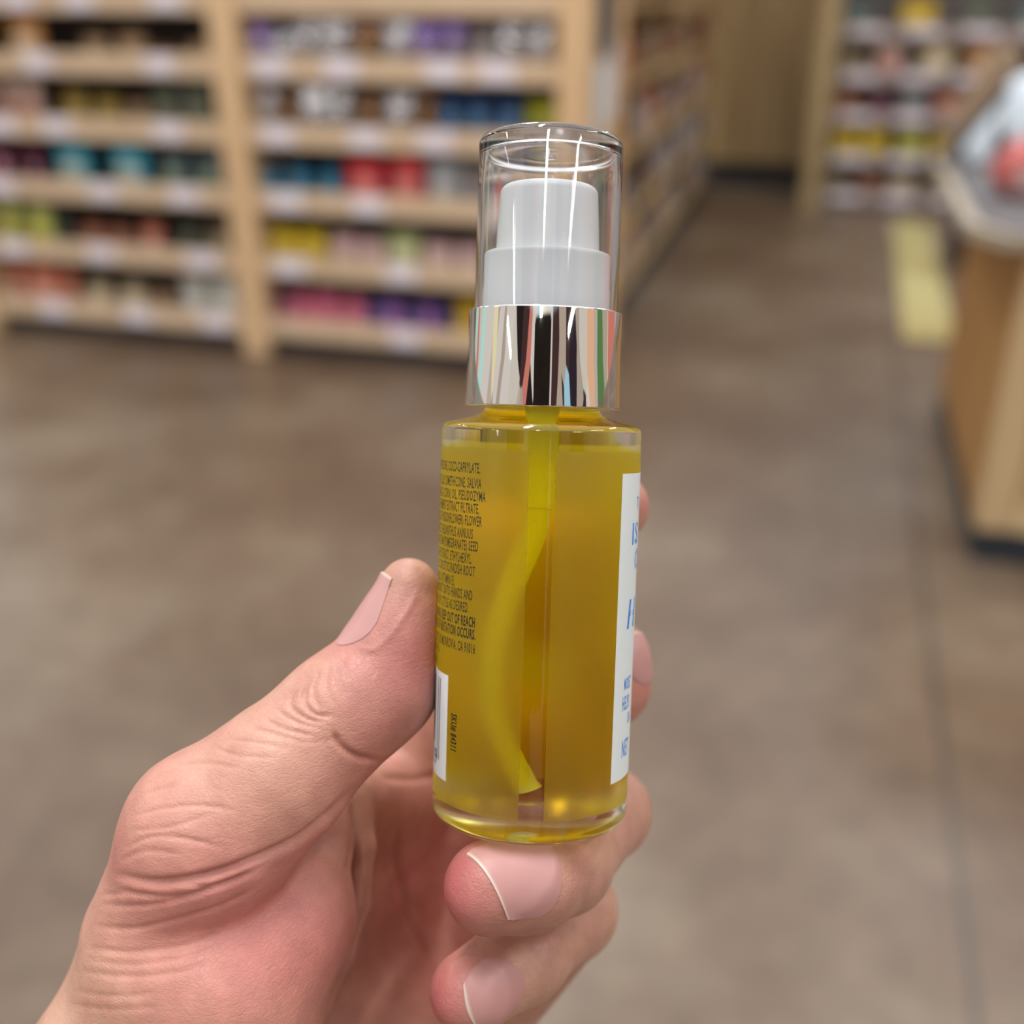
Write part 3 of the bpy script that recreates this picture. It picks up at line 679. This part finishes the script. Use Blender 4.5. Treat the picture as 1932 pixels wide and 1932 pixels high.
lines = [("(CYCLOMETHICONE, COCO-CAPRYLATE,", 906, 893, 0), ("CAPRATE, SILKY DIMETHICONE, SALVIA", 908, 922, 0), ("HISPANICA (CORN) OIL, PSEUDOZYMA", 916, 947, 0), ("EPICOLA/ FERMENT EXTRACT FILTRATE,", 904, 970, 0),
 ("EDULIS (PASSIONFLOWER) FLOWER", 909, 994, 0), ("EXTRACT, HELIANTHUS ANNUUS", 892, 1017, 0), ("GRANATUM (POMEGRANATE) SEED", 902, 1041, 0), ("LEAF EXTRACT, ETHYLHEXYL", 889, 1064, 0), ("LEUCONOSTOC/RADISH ROOT", 896, 1088, 0), ("TOCOPHEROL (VITAMIN E).", 858, 1105, 0),
 ("SMALL AMOUNT ONTO HANDS AND", 891, 1133, 0), ("THEN DRY, STYLE AS DESIRED.", 884, 1156, 0), ("WARNING: KEEP OUT OF REACH", 896, 1184, 1), ("STOP USE IF IRRITATION OCCURS.", 897, 1207, 1), ("DIST. BY MONROVIA, CA 91016", 896, 1234, 0), ("MADE IN", 828, 1232, 0), ("PARABEN", 826, 1252, 0)]
bm = bmesh.new()
for s, px, py, bo in lines:
    add_text(bm, s, H_place(px, py, .03), bold=.034 if bo else .014, align='r', cap_h=1.55, wid=.37 if not bo else .40)
link('ingredient_lettering', bm, ink, root)['label'] = 'small black condensed print'
pB0, zB0 = inv(846, 1275); _, zB1 = inv(842, 1475)
bar_lab = link('barcode_label', patch(pB0-.95, pB0, zB1, zB0, .0, .04), labw, root); bar_lab['label'] = 'white barcode panel'
bm = bmesh.new()
phb = pB0-.17
xs = 0; rnd = random.Random(3)
seq = [(.26, .30), (.26, .9), (.5, .3), (.26, .5), (.9, .35), (.26, .4), (.5, .3), (.26, .3), (.75, .5), (.26, .3), (.5, .3), (.9, .3), (.26, .5), (.3, .3), (.75, .3), (.3, .3), (.5, .4), (.26, .3), (.7, .3), (.3, .3)]
x = 0
for i, (w, g_) in enumerate(seq):
    z1 = zB0-1.0; z0 = inv(826, 1432)[1] if i < 2 else inv(822, 1402)[1]
    a = [bm.verts.new(wrap_pt(phb-x/RP-dx/RP, zz, .06)) for dx, zz in ((0, z0), (w*1.1, z0), (w*1.1, z1), (0, z1))]; bm.faces.new(a)
    x += w*1.1+g_*2.0
link('barcode_bars', bm, mat('bar_ink', (24, 24, 24), .5), bar_lab)
bm = bmesh.new(); add_text(bm, '0095 3719', (lambda phi, z: (lambda x, y: wrap_pt(phi+x/RP, z+y, .06)))(phb-.07, inv(822, 1440)[1]), align='r', cap_h=2.7, wid=.8, bold=.01)
link('barcode_digits', bm, mat('bar_ink', (24, 24, 24), .5), bar_lab)
bm = bmesh.new(); p_, z_ = inv(852, 1345); _, z2_ = inv(852, 1415)
add_text(bm, 'SKU# 84311', lambda x, y: wrap_pt(p_+y/RP, z_-x, .03), cap_h=1.45, width=(z_-z2_), bold=.03)
link('sku_lettering', bm, ink, root)['label'] = 'black code printed sideways'
pF0, zF1 = inv(1177, 894); _, zF0 = inv(1150, 1481); pF0 = (pF0+inv(1150, 1481)[0])/2
fl = link('front_label', patch(pF0, pF0+1.15, zF0, zF1, 0, .04), labw, root); fl['label'] = 'white front label panel with blue print'
bm = bmesh.new()
for s, px, py, ch, wd, bo, sh in (("TJ", 1201, 957, 1.7, .6, .02, 0), ("IS", 1192, 1027, 3.4, 1.0, .02, 0), ("O", 1196, 1075, 3.4, .8, .015, 0), ("H", 1182, 1186, 4.6, .9, .02, .2),
      ("L", 1193, 1250, 1.1, .4, 0, 0), ("MOIST", 1177, 1303, 2.0, .36, .01, 0), ("HELPS", 1173, 1342, 2.3, .34, .01, 0), ("DA", 1183, 1364, 1.9, .38, .01, 0), ("NET", 1172, 1430, 2.8, .42, .015, 0)):
    add_text(bm, s, H_place(px, py, .06), bold=bo, shear=sh, cap_h=ch, wid=wd)
link('front_lettering', bm, blue, fl)

# ------------------------------------------------------------------ the hand
BX = dict(x=(-135, 42), y=(-122, 14), z=(148, 275))
gx = np.arange(BX['x'][0], BX['x'][1], VOX, dtype=np.float32); gy = np.arange(BX['y'][0], BX['y'][1], VOX, dtype=np.float32); gz = np.arange(BX['z'][0], BX['z'][1], VOX, dtype=np.float32)
BIG = np.float32(60)
def newf(): return np.full((len(gx), len(gy), len(gz)), BIG, np.float32)
def sl(lo, hi, g):
    a = int(np.searchsorted(g, lo)); b = int(np.searchsorted(g, hi)); return slice(max(0, a), max(0, b))
def region(pts, rad):
    p = np.array(pts); lo = p.min(0)-rad; hi = p.max(0)+rad
    return sl(lo[0], hi[0], gx), sl(lo[1], hi[1], gy), sl(lo[2], hi[2], gz)
def coords(R): return gx[R[0]][:, None, None], gy[R[1]][None, :, None], gz[R[2]][None, None, :]
def smin(a, b, k):
    h = np.clip(.5+.5*(b-a)/k, 0, 1); return b*(1-h)+a*h-k*h*(1-h)
def cone(Fd, a, b, ra, rb, k):
    a = np.array(a, np.float32); b = np.array(b, np.float32)
    R = region([a, b], max(ra, rb)+k+6); X, Y, Z = coords(R)
    ab = b-a; L2 = float(ab@ab)
    t = np.clip(((X-a[0])*ab[0]+(Y-a[1])*ab[1]+(Z-a[2])*ab[2])/L2, 0, 1)
    d = np.sqrt((X-a[0]-t*ab[0])**2+(Y-a[1]-t*ab[1])**2+(Z-a[2]-t*ab[2])**2)-(ra+(rb-ra)*t)
    Fd[R] = smin(Fd[R], d, k)
def ell(Fd, c, rad, k, axes=None):
    c = np.array(c, np.float32); rad = np.array(rad, np.float32)
    R = region([c], max(rad)+k+6); X, Y, Z = coords(R)
    X = X-c[0]; Y = Y-c[1]; Z = Z-c[2]
    if axes is not None:
        A = [np.array(v, float)/np.linalg.norm(v) for v in axes]
        u = [X*v[0]+Y*v[1]+Z*v[2] for v in A]
    else: u = [X, Y, Z]
    k0 = np.sqrt((u[0]/rad[0])**2+(u[1]/rad[1])**2+(u[2]/rad[2])**2)
    k1 = np.sqrt((u[0]/rad[0]**2)**2+(u[1]/rad[1]**2)**2+(u[2]/rad[2]**2)**2)+1e-6
    Fd[R] = smin(Fd[R], k0*(k0-1)/k1, k)
def finger(js, k=3):
    f_ = newf()
    for (a, ra), (b, rb) in zip(js, js[1:]): cone(f_, a, b, ra, rb, k)
    return f_
def build_hand():
    # palm: thumb ball, wrist, bridge to the knuckles
    palm = newf()
    cone(palm, P(40, 2350, 185), P(250, 2060, 190), 22, 19, 6)
    cone(palm, P(250, 2060, 190), P(340, 1800, 188), 19, 15, 6)
    cone(palm, P(600, 1600, 190), P(430, 1850, 181), 6.0, 16, 6)
    cone(palm, P(340, 1800, 184), P(560, 1740, 186), 15, 10, 6)
    cone(palm, P(430, 1850, 181), P(420, 2080, 190), 15, 17, 6)
    fold = [P(664, 1500, 204), P(684, 1600, 200), P(676, 1700, 199), P(645, 1800, 199), P(600, 1900, 200), P(560, 2000, 202)]
    for a, b in zip(fold, fold[1:]): cone(palm, a, b, 2.2, 2.2, 1.6)
    kn = [P(770, 1490, 243), P(820, 1640, 250), P(855, 1800, 247), P(880, 1965, 235)]
    for q, r_ in zip(kn, (9.5, 9.5, 9, 8.5)):
        cone(palm, P(380, 1960, 215), q, 15, r_, 8)
    cone(palm, P(330, 1780, 200), kn[0], 15, 9, 8)
    for a, b in zip(kn, kn[1:]): cone(palm, a, b, 9.5, 9.5, 5)
    ell(palm, P(760, 2040, 222), (22, 16, 16), 8)
    # web between thumb and index
    cone(palm, P(560, 1530, 196), P(740, 1500, 238), 8, 8.5, 7)
    # thumb
    th = newf()
    tj = [(P(305, 1755, 184), 12.5), (P(398, 1574, 178), 13.4), (P(525, 1464, 178), 10.8), (P(640, 1350, 181), 9.4), (P(716, 1290, 184), 9.0), (P(751, 1196, 184.5), 6.4), (P(771, 1108, 185), 5.0)]
    for (a, ra), (b, rb) in zip(tj, tj[1:]): cone(th, a, b, ra, rb, 5)
    f = smin(palm, th, 2.2)
    del palm, th
    idx = finger([(P(770, 1490, 243), 10), (P(860, 1260, 238), 9.2), (P(1040, 1030, 214), 7.8), (P(1158, 956, 200), 6.5)])
    f = smin(f, idx, 3); del idx
    mid = finger([(P(820, 1640, 250), 10), (P(930, 1440, 243), 9.3), (P(1080, 1320, 214), 8), (P(1145, 1288, 202), 7.6), (P(1150, 1240, 201), 7.3)])
    f = smin(f, mid, 2.0); del mid
    rg = finger([(P(855, 1800, 247), 9.6), (P(990, 1650, 238), 9), (P(1142, 1532, 209), 8.2), (P(1062, 1632, 186), 7.8), (P(1000, 1660, 177), 7.7), (P(925, 1674, 174.5), 7.5)])
    f = smin(f, rg, 1.6); del rg
    lt = finger([(P(880, 1965, 235), 9), (P(1078, 1718, 207), 8.2), (P(985, 1805, 190), 7.4), (P(888, 1872, 181), 6.8)])
    f = smin(f, lt, 1.2); del lt
    # where the bottle presses the skin stays outside the glass
    R = region([BASE, BASE+AX*66], 22); X, Y, Z = coords(R)
    X = X-BASE[0]; Y = Y-BASE[1]; Z = Z-BASE[2]
    h = X*AX[0]+Y*AX[1]+Z*AX[2]; rr = np.sqrt(np.maximum(0, X*X+Y*Y+Z*Z-h*h))
    dc = np.maximum(rr-16.62, np.maximum(-.12-h, h-66))
    f[R] = np.maximum(f[R], -dc)
    return f
SDF = build_hand()
import openvdb
grid = openvdb.FloatGrid(background=float(BIG)); grid.copyFromArray(SDF)
pts, tris, quads = grid.convertToPolygons(isovalue=0.0, adaptivity=0.0)
pts = np.array(pts, float)*VOX + np.array([gx[0], gy[0], gz[0]])
del SDF, grid
Q = [tuple(int(i) for i in q[::-1]) for q in quads] + [tuple(int(i) for i in q[::-1]) for q in tris]
me = bpy.data.meshes.new('skin'); me.from_pydata(pts.tolist(), [], Q); me.update()
# keep the largest piece, smooth, carve the folds
bm = bmesh.new(); bm.from_mesh(me)
seen = set(); best = []
for v in bm.verts:
    if v.index in seen: continue
    st = [v]; comp = []; seen.add(v.index)
    while st:
        a = st.pop(); comp.append(a)
        for e in a.link_edges:
            o_ = e.other_vert(a)
            if o_.index not in seen: seen.add(o_.index); st.append(o_)
    if len(comp) > len(best): best = comp
keep = set(v.index for v in best)
bmesh.ops.delete(bm, geom=[v for v in bm.verts if v.index not in keep], context='VERTS')
for _ in range(3): bmesh.ops.smooth_vert(bm, verts=bm.verts, factor=.5, use_axis_x=True, use_axis_y=True, use_axis_z=True)
if bm.calc_volume(signed=True) < 0: bmesh.ops.reverse_faces(bm, faces=bm.faces[:])
bm.normal_update(); bm.to_mesh(me); bm.free()
nv = len(me.vertices)
co = np.empty(nv*3); me.vertices.foreach_get('co', co); co = co.reshape(-1, 3)
no = np.empty(nv*3); me.vertices.foreach_get('normal', no); no = no.reshape(-1, 3)
vc = co-0; vd = vc/np.linalg.norm(vc, axis=1)[:, None]
facing = (no*vd).sum(1)
if np.mean(no[:, 2]*(co[:, 2]-co[:, 2].mean())) < 0: print('normals look inward')
pxy = np.stack([966+F*co[:, 0]/co[:, 2], 966-F*co[:, 1]/co[:, 2]], 1)
vis = np.clip(-facing*3, 0, 1)
def carve(poly, w, depth, zmax=1e9, zmin=0):
    d = np.full(nv, 1e9)
    p = [np.array(q, float) for q in spline([(a, b, 0) for a, b in poly], 6)]
    n = len(p)-1; fade = np.zeros(nv)
    for i in range(n):
        a, b = p[i][:2], p[i+1][:2]; ab = b-a
        t = np.clip(((pxy-a)@ab)/max(1e-6, ab@ab), 0, 1)
        dd = np.linalg.norm(pxy-a-t[:, None]*ab, axis=1)
        s = (i+t)/n; m_ = dd < d
        d[m_] = dd[m_]; fade[m_] = s[m_]
    taper = np.minimum(1, np.minimum(fade, 1-fade)*5+.15)
    return depth*np.exp(-(d/w)**2)*taper*vis*((co[:, 2] < zmax) & (co[:, 2] > zmin))
disp = np.zeros(nv)
for poly, w, dep in [
    ([(225, 1652), (300, 1666), (400, 1650), (480, 1622), (560, 1586), (620, 1540), (662, 1492)], 8, 1.3),
    ([(628, 1380), (645, 1408), (675, 1428), (712, 1436)], 6, .9),
    ([(604, 1262), (590, 1300), (604, 1345)], 4, .4), ([(583, 1285), (572, 1318), (592, 1346), (630, 1352)], 4, .55), ([(556, 1305), (548, 1332), (580, 1356), (612, 1362)], 4, .5),
    ([(520, 1338), (560, 1362), (604, 1374)], 4, .35), ([(498, 1356), (545, 1378), (594, 1388)], 4, .3), ([(622, 1255), (615, 1290), (628, 1330)], 4, .3), ([(640, 1240), (640, 1280), (650, 1320)], 4, .22),
    ([(470, 1372), (520, 1385), (570, 1400)], 4, .22), ([(430, 1395), (480, 1400), (540, 1412)], 4, .2), ([(400, 1410), (450, 1425), (520, 1430)], 4, .18),
    ([(250, 1540), (310, 1525), (380, 1520), (450, 1530)], 4, .25), ([(240, 1568), (320, 1560), (400, 1535)], 4, .22), ([(235, 1600), (290, 1578), (360, 1584), (420, 1600)], 4, .3), ([(225, 1625), (275, 1605), (340, 1612)], 4, .25),
    ([(190, 1706), (250, 1710), (330, 1700), (420, 1672), (500, 1640)], 5, .35), ([(175, 1748), (250, 1752), (330, 1735), (420, 1708), (490, 1672)], 5, .35), ([(165, 1788), (240, 1796), (340, 1786), (420, 1760)], 6, .3),
    ([(150, 1832), (230, 1842), (330, 1836), (400, 1815)], 6, .25), ([(185, 1690), (240, 1685), (300, 1690)], 4, .25), ([(140, 1870), (220, 1880), (300, 1872)], 4, .22),
    ([(755, 1555), (747, 1620), (765, 1700), (800, 1765), (828, 1812)], 8, 1.0), ([(690, 1555), (700, 1620), (694, 1700), (665, 1800), (620, 1900), (605, 1935)], 8, .7),
    ([(668, 1500), (668, 1580), (655, 1650)], 7, .5), ([(720, 1465), (780, 1470), (840, 1462)], 8, .6), ([(1048, 1790), (1060, 1810)], 4, .25), ([(1030, 1755), (1045, 1790)], 4, .2), ([(985, 1765), (1010, 1800)], 4, .2),
    # skin folds raised round the nails
    ([(1012, 1588), (1040, 1612), (1044, 1650), (1020, 1690), (985, 1722), (955, 1740)], 7, -.35), ([(893, 1806), (930, 1818), (956, 1850), (958, 1890), (938, 1930), (915, 1955)], 7, -.3), ([(838, 1835), (865, 1812), (893, 1806)], 7, -.2),
    ([(790, 1110), (770, 1150), (735, 1200), (705, 1225), (675, 1222)], 6, -.25),
    ([(270, 1500), (300, 1490), (340, 1480)], 4, .18), ([(330, 1445), (390, 1440), (450, 1450)], 4, .18), ([(560, 1400), (600, 1400), (640, 1392)], 4, .15), ([(655, 1225), (648, 1250), (655, 1280)], 4, .18), ([(590, 1275), (576, 1300), (582, 1325)], 4, .25),
    ([(210, 1672), (270, 1690), (350, 1690), (430, 1664), (520, 1622)], 5, .35), ([(330, 1668), (400, 1672), (470, 1652)], 4, .25), ([(160, 1810), (250, 1820), (350, 1806), (430, 1780)], 4, .2), ([(130, 1895), (210, 1905), (300, 1900)], 4, .2)]:
    disp += carve(poly, w, dep)
co2 = co-no*disp[:, None]
# redness of the skin itself: finger tips, pads and palm are pinker than the backs
def blob_w(x, y, d, r): return np.exp(-(((co-P(x, y, d))**2).sum(1))/(2*r*r))
red = np.zeros(nv)
for x, y, d, r, s in ((865, 1660, 172, 6, 1.0), (835, 1880, 178, 5, .8), (770, 1230, 180, 7, .7), (700, 1400, 178, 9, .5), (450, 1700, 168, 14, .35), (300, 1610, 175, 10, .35), (560, 1820, 180, 16, .5), (780, 1600, 240, 22, .5), (760, 1850, 235, 22, .3), (1210, 1300, 196, 5, .6), (1220, 950, 194, 4, .5), (1010, 1700, 175, 5, .3)):
    red += s*blob_w(x, y, d, r)
red = np.clip(red, 0, 1)
# real sizes, world space
CTn = np.array([list(r) for r in CT]); wco = (CTn @ (co2.T*.001)).T + np.array([0, 0, H])
me.vertices.foreach_set('co', wco.ravel()); 
at = me.attributes.new('redness', 'FLOAT', 'POINT'); at.data.foreach_set('value', red.astype(np.float32))
me.update()
me.flip_normals()          # camera space is mirrored against world space
for p in me.polygons: p.use_smooth = True
def skin_mat():
    m, nt, b = new_mat('skin'); N = nt.nodes; L = nt.links
    tc = N.new('ShaderNodeTexCoord'); a = N.new('ShaderNodeAttribute'); a.attribute_name = 'redness'
    n = N.new('ShaderNodeTexNoise'); n.inputs['Scale'].default_value = 70; n.inputs['Detail'].default_value = 4; L.new(tc.outputs['Object'], n.inputs['Vector'])
    r = N.new('ShaderNodeValToRGB'); r.color_ramp.elements[0].position = .35; r.color_ramp.elements[1].position = .68
    r.color_ramp.elements[0].color = (*lin((200, 156, 134)), 1); r.color_ramp.elements[1].color = (*lin((184, 132, 116)), 1); L.new(n.outputs[0], r.inputs[0])
    n3 = N.new('ShaderNodeTexNoise'); n3.inputs['Scale'].default_value = 260; n3.inputs['Detail'].default_value = 3; L.new(tc.outputs['Object'], n3.inputs['Vector'])
    mx = N.new('ShaderNodeMix'); mx.data_type = 'RGBA'; mx.inputs[7].default_value = (*lin((190, 108, 106)), 1)
    L.new(a.outputs['Fac'], mx.inputs['Factor']); L.new(r.outputs[0], mx.inputs[6])
    m2 = N.new('ShaderNodeMix'); m2.data_type = 'RGBA'; m2.blend_type = 'OVERLAY'; m2.inputs['Factor'].default_value = .22; L.new(mx.outputs[2], m2.inputs[6]); L.new(n3.outputs[0], m2.inputs[7])
    L.new(m2.outputs[2], b.inputs['Base Color'])
    b.inputs['Roughness'].default_value = .42; b.inputs['Specular IOR Level'].default_value = .45
    b.inputs['Subsurface Weight'].default_value = .25; b.inputs['Subsurface Radius'].default_value = (1, .35, .2); b.inputs['Subsurface Scale'].default_value = .002
    # fine skin grain
    mp = N.new('ShaderNodeMapping'); mp.inputs['Rotation'].default_value = (.4, .5, .6); mp.inputs['Scale'].default_value = (1, 1, 2.2); L.new(tc.outputs['Object'], mp.inputs[0])
    v = N.new('ShaderNodeTexVoronoi'); v.feature = 'DISTANCE_TO_EDGE'; v.inputs['Scale'].default_value = 900; L.new(mp.outputs[0], v.inputs['Vector'])
    mr = N.new('ShaderNodeMapRange'); mr.inputs[2].default_value = .12; L.new(v.outputs['Distance'], mr.inputs[0])
    n2 = N.new('ShaderNodeTexNoise'); n2.inputs['Scale'].default_value = 450; n2.inputs['Detail'].default_value = 5; n2.inputs['Distortion'].default_value = .8; L.new(mp.outputs[0], n2.inputs['Vector'])
    ad = N.new('ShaderNodeMath'); ad.operation = 'MULTIPLY_ADD'; ad.inputs[1].default_value = .25; L.new(mr.outputs[0], ad.inputs[0]); L.new(n2.outputs[0], ad.inputs[2])
    bp = N.new('ShaderNodeBump'); bp.inputs['Strength'].default_value = .45; bp.inputs['Distance'].default_value = .0003; L.new(ad.outputs[0], bp.inputs['Height']); L.new(bp.outputs[0], b.inputs['Normal'])
    return m
hand_root = c2w(P(150, 1990, 190))
hand = link('hand', me, skin_mat()); tag(hand, 'left hand holding the pump bottle between thumb and fingers, palm towards us', 'person')
bvh = BVHTree.FromPolygons([Vector(v) for v in wco], Q if len(best) == nv and False else [tuple(p.vertices) for p in me.polygons])
nm_, nt, b = new_mat('nail'); N = nt.nodes; L = nt.links
a = N.new('ShaderNodeAttribute'); a.attribute_name = 'free_edge'
mx = N.new('ShaderNodeMix'); mx.data_type = 'RGBA'; mx.inputs[6].default_value = (*lin((194, 142, 137)), 1); mx.inputs[7].default_value = (*lin((226, 206, 190)), 1)
L.new(a.outputs['Fac'], mx.inputs['Factor']); L.new(mx.outputs[2], b.inputs['Base Color']); b.inputs['Roughness'].default_value = .42
b.inputs['Subsurface Weight'].default_value = .2; b.inputs['Subsurface Radius'].default_value = (1, .4, .3); b.inputs['Subsurface Scale'].default_value = .002
def nail(outline_len, outline_half, center, axis_to, normal, squareness=.5, tilt=0.0, lift=.25, slant=0.0):
    """center: camera mm on/near the finger axis; axis_to: direction of the tip; normal: out of the nail"""
    c = np.array(center, float); t = np.array(axis_to, float); t /= np.linalg.norm(t)
    n_ = np.array(normal, float); n_ -= t*n_.dot(t); n_ /= np.linalg.norm(n_); s = np.cross(t, n_)
    nu, nvv = 22, 20; G = {}; vals = []
    bmn = bmesh.new(); me_v = []
    for i in range(nu+1):
        for j in range(nvv+1):
            u = i/nu*2-1; v = j/nvv*2-1           # u along (tip = +1), v across
            k_ = squareness if u > 0 else 0           # square at the free edge, round at the cuticle
            uu = u*math.sqrt(1-v*v/2*(1-k_)); vv = v*math.sqrt(1-u*u/2*(1-k_))
            al = outline_len*uu+slant*v*max(0, u+.3)/1.3; ang = vv*outline_half
            o_ = c+t*al
            dr = n_*math.cos(ang)+s*math.sin(ang)
            wo = c2w(o_+dr*10.5); wd_ = w3(-dr)
            hit = bvh.ray_cast(wo, wd_, .012)
            if hit[0] is None: loc = c2w(o_+dr*7)
            else: loc = hit[0]
            edge = max(abs(v), -u)
            h_ = lift*(1-max(0, edge)**6)+.12
            if u > .8: h_ = lift+.12
            q = loc + w3(dr)*(h_*.001)
            me_v.append((q, dr)); G[i, j] = bmn.verts.new(q); vals.append(1.0 if u > .93 else 0.0)
    # smooth the patch, give it thickness
    for _ in range(6):
        new = {}
        for i in range(nu+1):
            for j in range(nvv+1):
                nb = [G[a_, b_].co for a_, b_ in ((i+1, j), (i-1, j), (i, j+1), (i, j-1)) if (a_, b_) in G]
                if len(nb) == 4: new[i, j] = sum(nb, Vector())/4
        for k_, c_ in new.items(): G[k_].co = G[k_].co.lerp(c_, .5)
    base = {}
    for (i, j), v_ in list(G.items()):
        base[i, j] = bmn.verts.new(v_.co-w3(me_v[i*(nvv+1)+j][1])*.00045); vals.append(0.4 if i > nu*.9 else 0.0)
    for i in range(nu):
        for j in range(nvv):
            bmn.faces.new((G[i, j], G[i+1, j], G[i+1, j+1], G[i, j+1])); bmn.faces.new((base[i, j], base[i, j+1], base[i+1, j+1], base[i+1, j]))
    for i in range(nu):
        for j in (0, nvv): bmn.faces.new((G[i, j], G[i+1, j], base[i+1, j], base[i, j]))
    for j in range(nvv):
        for i in (0, nu): bmn.faces.new((G[i, j], G[i, j+1], base[i, j+1], base[i, j]))
    o = smooth(link('fingernail', bmn, nm_, hand))
    at_ = o.data.attributes.new('free_edge', 'FLOAT', 'POINT'); at_.data.foreach_set('value', np.array(vals, np.float32))
    return o
nail(6.8, .88, P(712, 1155, 184.5), P(771, 1108, 185)-P(712, 1260, 184.5), (-.72, .30, -.88), .85)['label'] = 'thumb nail'
nail(5.8, .92, P(958, 1664, 176), P(925, 1672, 174.5)-P(1010, 1650, 178), (.05, .52, -1), .8, slant=-1.7)
nail(5.4, .90, P(893, 1870, 181), P(888, 1872, 181)-P(985, 1805, 190), (.02, .05, -1), .35)
nail(4.6, .75, P(1158, 1232, 200.5), (.1, 1, 0), (.9, .1, -.55), .6)
